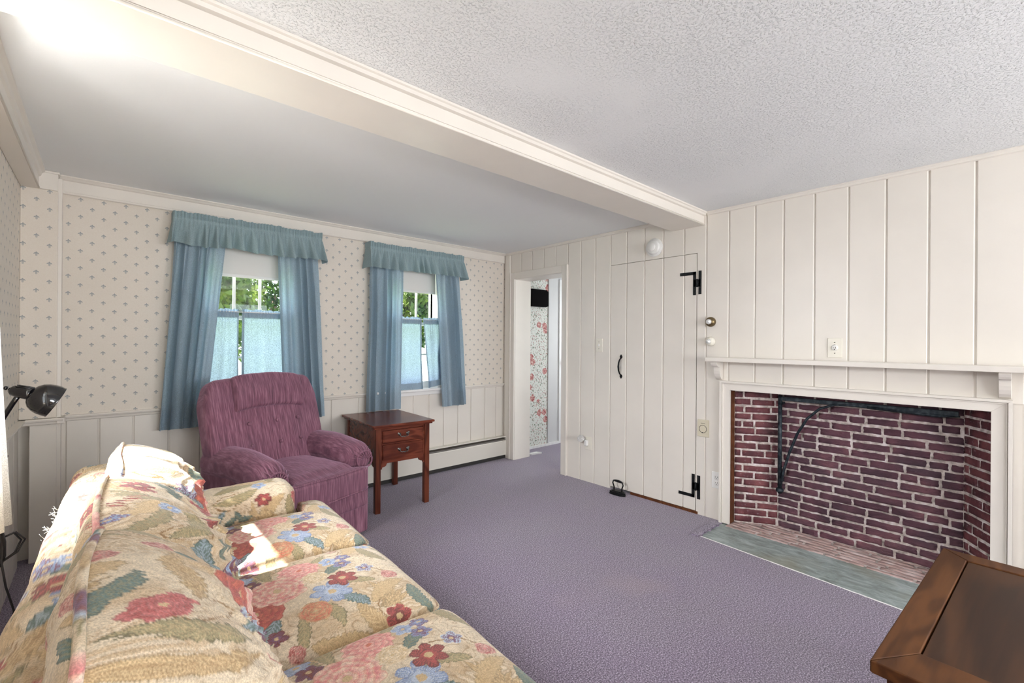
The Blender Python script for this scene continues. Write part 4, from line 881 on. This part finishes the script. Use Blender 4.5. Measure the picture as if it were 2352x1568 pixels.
def cushion_obj(name, root, P, UV, back=None, UVb=None, label=None):
    b = MB(); b.grid(P); uv = [UV.reshape(-1, 2)]
    if back is not None: b.grid(back, flip=True); uv.append(UVb.reshape(-1, 2))
    uv = np.concatenate(uv)
    o = build(name, b, FABRIC, root, False, lambda V, q: paint(q[:, 0], q[:, 1]), uv)
    if label: setp(o, label)
    return o
sofa = thing('sofa', 'cream floral tapestry sofa with loose back cushions in the foreground', 'sofa', (.30, 1.30, 0), math.radians(-2.3))
def sq(s_, e): return np.clip(1 - np.abs(s_) ** e, 0, 1)
def rim_map(S, T, k=.16):
    """square grid pulled in at the corners to a soft rounded rectangle"""
    c_ = (np.abs(S) * np.abs(T)) ** 4
    return S * (1 - k * c_), T * (1 - k * c_)
def seat_cushion(y0, y1, x0, x1, z0, z1, ear, ou, ov, nm):
    """box cushion with a crowned top; ear = (y, x) of the T that wraps round an arm"""
    nu, nv = 230, 250; cy, hy = (y0 + y1) / 2, (y1 - y0) / 2
    def surf(s_, t):  # s along x (0 back..1 front), t in -1..1 along y
        X = x0 + (x1 - x0) * s_; Y = cy + hy * t
        if ear is not None:
            f = ss(ear[1] - .018, ear[1] + .004, X)
            if ear[0] > y1: Y = Y + (ear[0] - y1) * f * ss(-1, 1, t) ** 3
            else: Y = Y + (ear[0] - y0) * f * ss(-1, 1, -t) ** 3
        return X, Y
    s_, t = np.meshgrid(np.linspace(0, 1, nu), np.linspace(-1, 1, nv), indexing='ij')
    X, Y = surf(s_, t); e = np.minimum(sq(2 * s_ - 1, 10) ** .45, sq(t, 12) ** .45)
    crown = .045 * (sq(2 * s_ - 1, 2.5) * sq(t, 2.5)) ** .6
    Z = z1 - .024 * (1 - e) + crown + .0035 * fbm(X * 7, Y * 7, 1, 3, ou and 3 or 8)
    # rounded corners in plan
    k = (np.abs(2 * s_ - 1) * np.abs(t)) ** 14; X = X - .03 * k * np.sign(2 * s_ - 1); Y = Y - .03 * k * np.sign(t)
    top = np.stack([X, Y, Z], -1)
    UV = np.stack([Y - cy + ou, -(X - (x0 + x1) / 2) + ov], -1)
    # side wall around the rim, hanging from the top edge
    ring = np.concatenate([top[:, 0], top[-1, 1:], top[-2::-1, -1], top[0, -2:0:-1]]); n = len(ring); cen = np.array([(x0 + x1) / 2, cy, 0]); nz = 26
    Wl = np.zeros((n + 1, nz, 3)); UW = np.zeros((n + 1, nz, 2)); L = 0
    for i in range(n + 1):
        p = ring[i % n]; q = ring[(i + 1) % n]; r_ = ring[i - 1]; tg = q - r_; nn = np.array([tg[1], -tg[0], 0]); nn /= (np.linalg.norm(nn) + 1e-9)
        if i: L += np.linalg.norm(p - ring[i - 1])
        for j in range(nz):
            f = j / (nz - 1); Wl[i, j] = p + nn * (.012 * math.sin(f * PI) ** .6 + .004) + np.array([0, 0, -(p[2] - z0) * f]); UW[i, j] = (L, (p[2] - z0) * f + .2)
    b = MB(); b.grid(top); b.grid(Wl, flip=False); uv = np.concatenate([UV.reshape(-1, 2), UW.reshape(-1, 2)])
    o = build('seat_cushion', b, FABRIC, sofa, False, lambda V, q: paint(q[:, 0], q[:, 1]), uv)
    pp = [ring[i] + np.array([0, 0, .002]) for i in range(0, n, 5)]; cen2 = ring.mean(0)
    pp = [p + (p - cen2) / np.linalg.norm((p - cen2)[:2]) * .003 for p in pp]
    for (dz, nm2) in ((0, 'piping'), (None, 'piping')):
        q = [Vector(p) if dz == 0 else Vector((p[0], p[1], z0 + .004)) for p in pp]; b = MB(); b.tube(q, .0042, 8, closed=True)
        V = np.concatenate(b.v); build(nm2, b, FABRIC, o, False, lambda V_, q_: paint(V_[:, 0] * 3 + V_[:, 2], V_[:, 1] * 2), None)
    return o
SZ0, SZ1 = .345, .492
seat_cushion(.362, .808, -.22, .452, SZ0, SZ1, (.955, .335), .02, .02, 1)
seat_cushion(-.178, .356, -.22, .447, SZ0, SZ1, None, .0, .0, 2)
seat_cushion(-.63, -.184, -.22, .452, SZ0, SZ1 + .004, (-.775, .335), -.03, .03, 3)
# loose back cushions: crowned front and back sheets joined along a piped seam
def back_cushion(yc, w, zt, seed, lean=.10, ou=0, ov=0, dx=0, fat=.215, tilt=0):
    nu, nv = 210, 230; su = np.linspace(-1, 1, nu); tv = np.linspace(-1, 1, nv); dn = lambda q, p: np.sign(q) * (1 - (1 - np.abs(q)) ** p); S, T = np.meshgrid(dn(su, 1.5), dn(tv, 1.8), indexing='ij'); h = zt - .455
    S2, T2 = rim_map(S, T, .13); cz = .455 + h / 2
    pr = (sq(S, 3.0) ** .62) * (sq(T, 2.9) ** .60); low = np.clip(.5 - T * .5, 0, 1); pr2 = pr * (.90 + .22 * low)
    def sheet(sgn, th, o_):
        Y = yc + w / 2 * S2; Z = cz + h / 2 * T2; wr_ = fbm(Y * 15 + T * 2.0 + seed, T * 2.4 + seed, seed, 4, 11 + seed)
        wr2 = 1 - np.abs(vnoise(Y * 12 + 2.2 * vnoise(T * 1.7, Y * 4, 2, seed) + 1.3 * T, T * 1.3 + seed, seed * 1.3, seed + 3)); X = -.285 + dx - lean * (T2 * .5 - .25) * 1.0 + sgn * th * pr2 + sgn * pr ** 1.6 * ss(-.75, .1, T) * (.018 * wr_ + (.028 * wr2 ** 3 + .013 * (1 - np.abs(vnoise(Y * 27 + 2.5 * vnoise(T * 2.4, Y * 6, 5, seed) - 1.8 * T, T * 2.6, seed, seed + 6))) ** 3 if sgn > 0 else .004))
        Z = Z + .014 * pr * (1 if sgn > 0 else .6) * 1 + tilt * S * .01; sag = -.012 * (1 - np.abs(S)) * ss(.6, 1, T) * math.cos(seed); Z = Z + sag
        P = np.stack([X, Y, Z], -1); fold = np.cumsum(np.concatenate([np.zeros((nu, 1)), np.linalg.norm(np.diff(P, axis=1), axis=2)], 1), 1)
        return P, np.stack([(Y - yc) * (1 + .25 * pr) + ou, fold - fold.mean() + ov], -1)
    A, UA = sheet(1, fat, 0); B_, UB = sheet(-1, .060, 1); b = MB(); b.grid(A); b.grid(B_, flip=True)
    o = build('back_cushion', b, FABRIC, sofa, False, lambda V, q: paint(q[:, 0], q[:, 1]), np.concatenate([UA.reshape(-1, 2), UB.reshape(-1, 2) + .13]))
    ring = np.concatenate([A[:, -1], A[-1, -2::-1]]); ring = np.concatenate([A[0, :], ring[1:]]); pts = [Vector(p) + Vector((0, (p[1] - yc) * .012, .002)) + Vector((.003 * math.sin(i * .21), 0, 0)) for i, p in enumerate(ring[::4])]
    b = MB(); b.tube(pts, .0060, 8); build('piping', b, FABRIC, o, False, lambda V_, q_: paint(V_[:, 1] * 1.0 + .17, V_[:, 2] * 2), None)
    return o
back_cushion(.590, .48, .895, 1, .06, .04, .03, .02, .185)
back_cushion(.085, .545, .878, 2, .09, .25, .05, .0, .19, 2.2)
back_cushion(-.455, .56, .930, 3, .08, -.08, -.05, .01, .175, -.8)
def softbox(nm, x0, x1, y0, y1, z0, z1, r, n, fn=None, off=(0, 0), ax=1):
    b = MB(); b.rbox(x0, x1, y0, y1, z0, z1, r, n, fn)
    return build(nm, b, FABRIC, sofa, False, lambda V, q: paint(V[:, ax] + off[0] + (V[:, 0] * .8 if ax == 1 else 0) * 0, V[:, 2] + off[1] + V[:, 0] * (.9 if ax == 1 else .0) + (V[:, 1] * .9 if ax == 0 else 0)), None)
softbox('back_frame', -.415, -.235, -.80, .985, .10, .792, .055, 150, lambda Q: Q + np.stack([.012 * fbm(Q[:, 1] * 5, Q[:, 2] * 6, 0, 3, 5) - .05 * (Q[:, 2] - .4) * 0, 0 * Q[:, 0], .006 * fbm(Q[:, 0] * 9, Q[:, 1] * 6, 0, 2, 8)], 1), (.1, .0))
def armf(Q):
    Q = Q.copy(); t = ss(.45, .64, Q[:, 2]); cy = (Q[:, 1].max() + Q[:, 1].min()) / 2
    Q[:, 1] = cy + (Q[:, 1] - cy) * (1 + .06 * t); Q[:, 2] += .010 * np.sin((Q[:, 0] + .3) * 4) + .004 * fbm(Q[:, 0] * 9, Q[:, 1] * 9, 0, 2, 4); return Q
softbox('arm', -.30, .305, .812, .985, .08, .622, .062, 110, armf, (.05, .12), 0)
softbox('arm', -.30, .305, -.81, -.637, .08, .622, .062, 70, armf, (.25, .1), 0)
softbox('base', -.36, .41, -.78, .97, .03, .335, .02, 60, None, (.0, .2))
for (sy, cy) in ((.812, .898), (-.637, -.724)):
    o_ = None
# loose threads on the worn back edge
b = MB(); rr = random.Random(4)
for i in range(26):
    y_ = rr.choice((.20, .30, .38, .42)) + rr.uniform(-.035, .035); p = Vector((-.408, y_, .765 + rr.uniform(-.02, .02))); d = Vector((-rr.uniform(.003, .012), rr.uniform(-.014, .014), rr.uniform(-.002, .016)))
    b.tube([p, p + d * .5 + Vector((0, rr.uniform(-.004, .004), 0)), p + d], .0004, 4)
o_ = build('frayed_threads', b, SHEER, sofa); setp(o_, 'frayed white threads on the back edge', kind='stuff')

# ================================================================== recliner
rc = thing('recliner', 'plum velvet recliner armchair with tufted back in front of the window', 'armchair', (.878, 3.178, 0), math.radians(17))
TL = math.radians(17)
def tiltback(Q, y0=.12, z0=.36):
    Q = Q.copy(); dy, dz = Q[:, 1] - y0, Q[:, 2] - z0; Q[:, 1] = y0 + dy * math.cos(TL) + dz * math.sin(TL); Q[:, 2] = z0 - dy * math.sin(TL) + dz * math.cos(TL); return Q
BT = [(-.165, .70), (.02, .70), (.165, .70), (-.165, .56), (.02, .56), (.165, .56)]
def backfn(Q):
    Q = Q.copy(); x, y, z = Q.T
    wz = 1 - .09 * ss(.84, 1.02, z) - .06 * (1 - ss(.36, .5, z)) + .02 * np.sin((z - .4) * 5); x = x * wz
    front = ss(.02, -.08, y)
    puff = .045 * np.clip(1 - (x / .36) ** 2, 0, 1) * np.clip(1 - ((z - .68) / .40) ** 2, 0, 1)
    dim = sum(.036 * np.exp(-(((x - a) / .034) ** 2 + ((z - c_) / .028) ** 2)) for a, c_ in BT)
    cre = sum(.012 * np.exp(-((z - c_ - .004 * np.sin(x * 30)) / .010) ** 2) * ss(.30, .16, np.abs(x)) for c_ in (.70, .56)) + .014 * np.exp(-((z - .815) / .012) ** 2) * ss(.33, .2, np.abs(x))
    vert = sum(.004 * np.exp(-((x - a) / .010) ** 2) * ss(.52, .56, z) * ss(.74, .70, z) for a in (-.165, .02, .165))
    lump = .030 * np.exp(-((z - .90) / .10) ** 2) * ss(.34, .2, np.abs(x))
    y = y - front * (puff + lump - dim - cre - vert) - front * .006 * fbm(x * 8, z * 8, 0, 3, 3)
    z = z - .016 * (np.abs(x) / .34) ** 4 * ss(.85, 1.04, z)
    return tiltback(np.stack([x, y, z], 1))
b = MB(); b.rbox(-.385, .355, .01, .170, .34, 1.015, .05, 64, backfn); bk = build('backrest', b, VELVET, rc)
def flapfn(Q):
    Q = Q.copy(); x, y, z = Q.T
    front = ss(.04, -.06, y); y = y - front * (.050 * np.clip(1 - (x / .36) ** 2, 0, 1) * .8 + .040 * np.exp(-((z - .91) / .10) ** 2)) + front * .012 * ss(.86, .82, z); z = z - .030 * (np.abs(x + .01) / .24) ** 4 + .006 * fbm(x * 9, y * 9, 0, 2, 6)
    return tiltback(np.stack([x, y, z], 1))
b = MB(); b.rbox(-.235, .225, -.008, .178, .800, 1.026, .022, 44, flapfn); setp(build('headrest_cover', b, VELVET, rc), 'matching cover laid over the headrest')
for a, c_ in BT:
    p = backfn(np.array([[a / (1 + .02 * math.sin((c_ - .4) * 5)), -.0, c_]]))[0]; b = MB(); d_ = Vector((0, -math.cos(TL), -math.sin(TL) * -1 * 0 + .0)); b.lathe([(.011, 0), (.011, .004), (.007, .008), (.001, .009)], (p[0], p[1] - .001, p[2]), (0, -1, .2), 16); build('button', b, VELVET, rc)
# wings of the back behind the arms
def armfn(sgn):
    def f(Q):
        Q = Q.copy(); x, y, z = Q.T; cx_ = sgn * .30
        dr = ss(-.30, -.44, y); ang = np.arctan2(z - .50, x - cx_); z = z - .030 * ss(-.05, -.42, y) + .012 * np.sin((y + .4) * 5)
        k = 1 - .10 * dr * np.abs(np.sin(ang * 7)) * (z > .42); x = cx_ + (x - cx_) * k; return np.stack([x, y, z], 1)
    return f
for sgn in (-1, 1):
    b = MB(); cx_ = sgn * .30
    b.rbox(cx_ - .100, cx_ + .100, -.415, .28, .405, .600, .095, 34, armfn(sgn)); b.rbox(cx_ - .080, cx_ + .075, -.385, .27, .03, .52, .04, 20)
    o = build('arm', b, VELVET, rc)
    b = MB()   # pleated scroll at the front of the arm
    pts = []
    for i in range(15):
        an = 2 * PI * i / 14; pts.append((cx_ + .060 * math.cos(an), -.412 + .004 * math.sin(an * 3), .468 + .058 * math.sin(an)))
    b.tube(pts[:-1], .006, 6, closed=True)
    for i in range(9):
        an = .2 + i * .34; b.tube([(cx_ + .018 * math.cos(an), -.424, .470 + .018 * math.sin(an)), (cx_ + .058 * math.cos(an), -.410, .470 + .056 * math.sin(an)), (cx_ + .088 * math.cos(an), -.375, .475 + .080 * math.sin(an))], [.003, .006, .003], 6)
    build('pleats', b, VELVET, o)
def seatfn(Q):
    Q = Q.copy(); x, y, z = Q.T; top = ss(.38, .45, z); f = ss(-.36, -.42, y)
    x = x * (1 + .38 * ss(-.415, -.435, y) * 1.0); z = z + top * (.030 * np.clip(1 - (x / .26) ** 2, 0, 1) * np.clip(1 - ((y + .12) / .36) ** 2, 0, 1)) - .012 * f * top; z = z + .004 * fbm(x * 9, y * 9, 0, 3, 9)
    y = y - .022 * np.clip(1 - (x / .3) ** 2, 0, 1) * ss(-.3, -.45, y); return np.stack([x, y, z], 1)
b = MB(); b.rbox(-.208, .208, -.475, .16, .285, .452, .028, 44, seatfn); st_ = build('seat_cushion', b, VELVET, rc)
pf = lambda y_, z_, w: [Vector((w * math.cos(PI * (1 - i / 20.)), y_ - .024 * math.sin(PI * i / 20.) ** .5, z_)) for i in range(21)]
b = MB(); b.tube([(-.285, -.458, .432), (-.2, -.478, .438), (0, -.497, .441), (.2, -.478, .438), (.285, -.458, .432)], .0055, 8); build('piping', b, VELVET, st_)
b = MB(); b.tube([(-.285, -.460, .302), (-.2, -.482, .298), (0, -.498, .297), (.2, -.482, .298), (.285, -.460, .302)], .006, 8); build('piping', b, VELVET, st_)
b = MB(); b.rbox(-.285, .285, -.475, -.36, .185, .292, .022, 20, lambda Q: Q + np.stack([0 * Q[:, 0], .010 * ss(.2, .26, Q[:, 2]), 0 * Q[:, 0]], 1)); build('footrest', b, VELVET, rc)
b = MB(); b.rbox(-.288, .288, -.462, -.38, .02, .200, .012, 16, lambda Q: Q + np.stack([0 * Q[:, 0], .004 * np.sin(Q[:, 0] * 40) * (.2 - Q[:, 2]) * 5, 0 * Q[:, 0]], 1)); fl_ = build('front_flap', b, VELVET, rc)
b = MB(); b.rbox(-.31, .31, -.36, .30, .02, .30, .02, 8); build('base', b, VELVET, rc)

# ================================================================== end table
et = thing('end_table', 'cherry wood end table with two drawers beside the recliner', 'end table', (1.690, 3.362, 0), math.radians(-2.5))
hw, hd, HT = .247, .325, .642
b = MB(); b.box(-hw, hw, -hd, hd, HT - .018, HT, 0, .006); b.box(-hw + .012, hw - .012, -hd + .012, hd - .012, HT - .030, HT - .018, 0, .005); build('tabletop', b, CHERRY, et)
lx, ly = hw - .050, hd - .050
for sx in (-1, 1):
    for sy in (-1, 1):
        b = MB(); b.box(sx * lx - .020, sx * lx + .020, sy * ly - .020, sy * ly + .020, 0, HT - .030, 0, .003); build('leg', b, CHERRYV, et)
def apron(L, zt, zb, cut=.04):
    n = 8; pr = [(-L, zt), (-L, zb - cut), (-L + .012, zb - cut), (-L + .016, zb - cut + .014)] + [(-L + .016 + .03 * math.sin(PI / 2 * i / n), zb - .012 - .014 * math.cos(PI / 2 * i / n)) for i in range(n + 1)] + [(-L + .052, zb)]
    return pr + [(-x, z) for x, z in pr[::-1]]
ZB = .355
for sx in (-1, 1):
    b = MB(); b.prism(apron(ly - .018, HT - .030, ZB), 0, sx * (lx + .006) - .008, sx * (lx + .006) + .008); build('side_panel', b, CHERRY, et)
b = MB(); b.prism(apron(lx - .018, HT - .030, ZB), 1, ly - .002, ly + .012); build('back_panel', b, CHERRY, et)
b = MB(); b.prism(apron(lx - .018, ZB + .025, ZB), 1, -ly - .012, -ly + .004); yv = -ly - .012
for z0, z1 in ((HT - .046, HT - .030), (.490, .500)): b.box(-lx + .018, lx - .018, yv, yv + .016, z0, z1)
for s_ in (-1, 1): b.box(s_ * (lx - .018), s_ * (lx - .032), yv, yv + .016, ZB, HT - .03)
b.box(-lx + .03, lx - .03, yv + .012, yv + .02, ZB + .02, HT - .04); build('face_frame', b, CHERRY, et)
def bail(root, parent, x, y, z, w=.032):
    for s_ in (-1, 1): b = MB(); b.lathe([(.0125, 0), (.011, .002), (.006, .004), (.0045, .012), (.002, .013)], (x + s_ * w, y, z), (0, -1, 0), 14); b.lathe([(.009, 0), (.007, .0018), (.001, .002)], (x + s_ * (w + .009), y, z + .006), (0, -1, 0), 10); build('rosette', b, PEWTER, parent)
    b = MB(); pts = [(x - w, y - .012, z), (x - w * 1.02, y - .016, z - .010), (x - w * .6, y - .019, z - .0165), (x - w * .25, y - .020, z - .0145), (x, y - .021, z - .019), (x + w * .25, y - .020, z - .0145), (x + w * .6, y - .019, z - .0165), (x + w * 1.02, y - .016, z - .010), (x + w, y - .012, z)]
    b.tube(pts, [.0025, .003, .0032, .003, .0045, .003, .0032, .003, .0025], 8); build('bail_handle', b, PEWTER, parent)
for z0, z1 in ((.503, .590), (.378, .488)):
    dr = thing('drawer', None, None, (0, 0, 0)); dr.parent = et
    b = MB(); b.box(-lx + .034, lx - .034, yv - .004, yv + .014, z0, z1, 0, .0035); b.box(-lx + .042, lx - .042, yv - .0065, yv, z0 + .008, z1 - .008, 0, .002)
    bpy.data.objects.remove(dr, do_unlink=True); dr = build('drawer', b, CHERRY, et); bail(et, dr, 0, yv - .006, (z0 + z1) / 2 + .010)

# ================================================================== dark wood table in the near right corner
ct = thing('coffee_table', 'brown wooden coffee table with a recessed panel top, near right corner', 'coffee table', (2.314, .183, 0), math.radians(-3.0))
Lx, Wy, HC = .955, .52, .500
b = MB(); fw = .115; zt0 = HC - .030
# local frame: x from -Lx to 0, y from -Wy to 0
I = (-Lx + fw * 1.05, -fw, -Wy + fw, -fw * .62)
def mitre(q): b.prism(q, 2, zt0, HC)
g_ = .0015
mitre([(-Lx, 0), (0, 0), (-.07, -.07), (-Lx + .125, -.07)]); mitre([(0, -g_), (0, -Wy + g_), (-.07, -Wy + .07), (-.07, -.07 - g_)]); mitre([(0, -Wy), (-Lx, -Wy), (-Lx + .125, -Wy + .07), (-.07, -Wy + .07)]); mitre([(-Lx, -g_), (-Lx, -Wy + g_), (-Lx + .125, -Wy + .07 + g_), (-Lx + .125, -.07 - g_)])
o = build('tabletop', b, WALNUT, ct); md = o.modifiers.new('bevel', 'BEVEL'); md.width = .003; md.segments = 3; md.limit_method = 'ANGLE'; md.angle_limit = math.radians(50)
b = MB(); b.box(-Lx + .1285, -.0735, -Wy + .0735, -.0735, zt0 + .004, HC - .0035, 0, .0015); setp(build('top_panel', b, WALNUTP, ct), 'darker recessed top panel')
b = MB(); b.box(-Lx + .115, -.06, -Wy + .06, -.06, zt0, zt0 + .006); build('groove', b, DARKS, ct)
for sx, sy in ((-Lx + .05, -.05), (-.05, -.05), (-Lx + .05, -Wy + .05), (-.05, -Wy + .05)):
    b = MB(); b.box(sx - .024, sx + .024, sy - .024, sy + .024, 0, zt0, 0, .004); build('leg', b, WALNUT, ct)
for q in ((-Lx + .074, -.074, -.044, -.062), (-Lx + .074, -.074, -Wy + .044, -Wy + .062)): b = MB(); b.box(q[0], q[1], q[2], q[3], zt0 - .09, zt0, 0, .002); build('apron', b, WALNUT, ct)
for q in ((-Lx + .044, -Lx + .062), (-.062, -.044)): b = MB(); b.box(q[0], q[1], -Wy + .074, -.074, zt0 - .09, zt0, 0, .002); build('apron', b, WALNUT, ct)

# ================================================================== outdoors
b = MB(); b.prism([(-6, 3.95), (14, 3.95), (14, 22), (-6, 22)], 2, -.65, -.6); struct('ground_lawn', b, LAWN)
b = MB(); b.prism([(-9, -6), (-.6, -6), (-.6, 4), (-9, 4)], 2, -.65, -.6); b.prism([(-.6, -6), (5, -6), (5, -2.5), (-.6, -2.5)], 2, -.65, -.6); struct('ground_gravel', b, Mat('gravel', (.50, .49, .47), .9).m)
def tree(label, cx, cy, r, zc, rz, n, seed, trunk=True):
    root = thing('tree', label, 'tree', (cx, cy, -.6), 0, 'trees outside the windows'); g = np.random.default_rng(seed)
    d = g.normal(size=(n, 3)); d /= np.linalg.norm(d, axis=1, keepdims=True); rad = g.uniform(.55, 1.0, (n, 1)) ** .6
    lump = 1 + .25 * fbm(d[:, 0] * 3 + seed, d[:, 1] * 3, d[:, 2] * 3, 2, seed)[:, None]
    c_ = np.array([0, 0, zc + .6]) + d * rad * lump * np.array([r, r, rz]); a = g.normal(size=(n, 3)); a /= np.linalg.norm(a, axis=1, keepdims=True); t = np.cross(a, g.normal(size=(n, 3))); t /= np.linalg.norm(t, axis=1, keepdims=True); L = g.uniform(.05, .10, (n, 1))
    V = np.stack([c_ - a * L, c_ + t * L * .45, c_ + a * L, c_ - t * L * .45], 1).reshape(-1, 3); b = MB(); b.v.append(V); b.f = [(4 * i, 4 * i + 1, 4 * i + 2, 4 * i + 3) for i in range(n)]; b.mi = [0] * n; b.sm = [False] * n; b.n = 4 * n
    build('foliage', b, LEAF, root)
    b = MB(); b.tube([(0, 0, 0), (.05, .03, zc * .5), (0, 0, zc + .5)], [.14, .11, .06], 10); build('trunk', b, BARK, root)
tree('dense leafy tree filling the left of the window behind the recliner', .75, 8.8, 1.15, 2.0, 1.5, 8000, 1)
tree('leafy tree behind the right pane of the window behind the recliner', 3.0, 11.8, 1.15, 2.4, 1.8, 7000, 2)
tree('bright green tree seen through the left pane of the window by the doorway', 4.80, 8.9, .62, 2.0, 1.1, 6000, 3)
tree('broad dark tree farther back behind the nearer trees', 1.6, 18.6, 3.6, 3.4, 3.2, 9000, 4)
hs = thing('neighbouring_house', 'white clapboard house outside the window by the doorway', 'house', (8.3, 12.5, -.6))
b = MB(); hx, hy = 6.72, 11.2
for i in range(36): z = -.6 + i * .12; b.prism([(hy, z), (hy - .02, z), (hy - .004, z + .12), (hy, z + .12)], 0, hx, hx + 6)
b.box(hx, hx + 6, hy, hy + 3, -.6, 3.9); build('clapboard_wall', b, SIDING, hs, True)
b = MB(); b.box(hx + .75, hx + 1.65, hy - .03, hy, 1.2, 2.6); setp(build('window_pane', b, DGLASS, hs, True), 'dark window glass')
b = MB()
for q in ((.68, .76, 1.12, 2.68), (1.64, 1.72, 1.12, 2.68), (.68, 1.72, 1.12, 1.2), (.68, 1.72, 2.6, 2.68), (.68, 1.72, 1.88, 1.93)): b.box(hx + q[0], hx + q[1], hy - .06, hy, q[2], q[3])
build('window_frame', b, WHITE, hs, True)
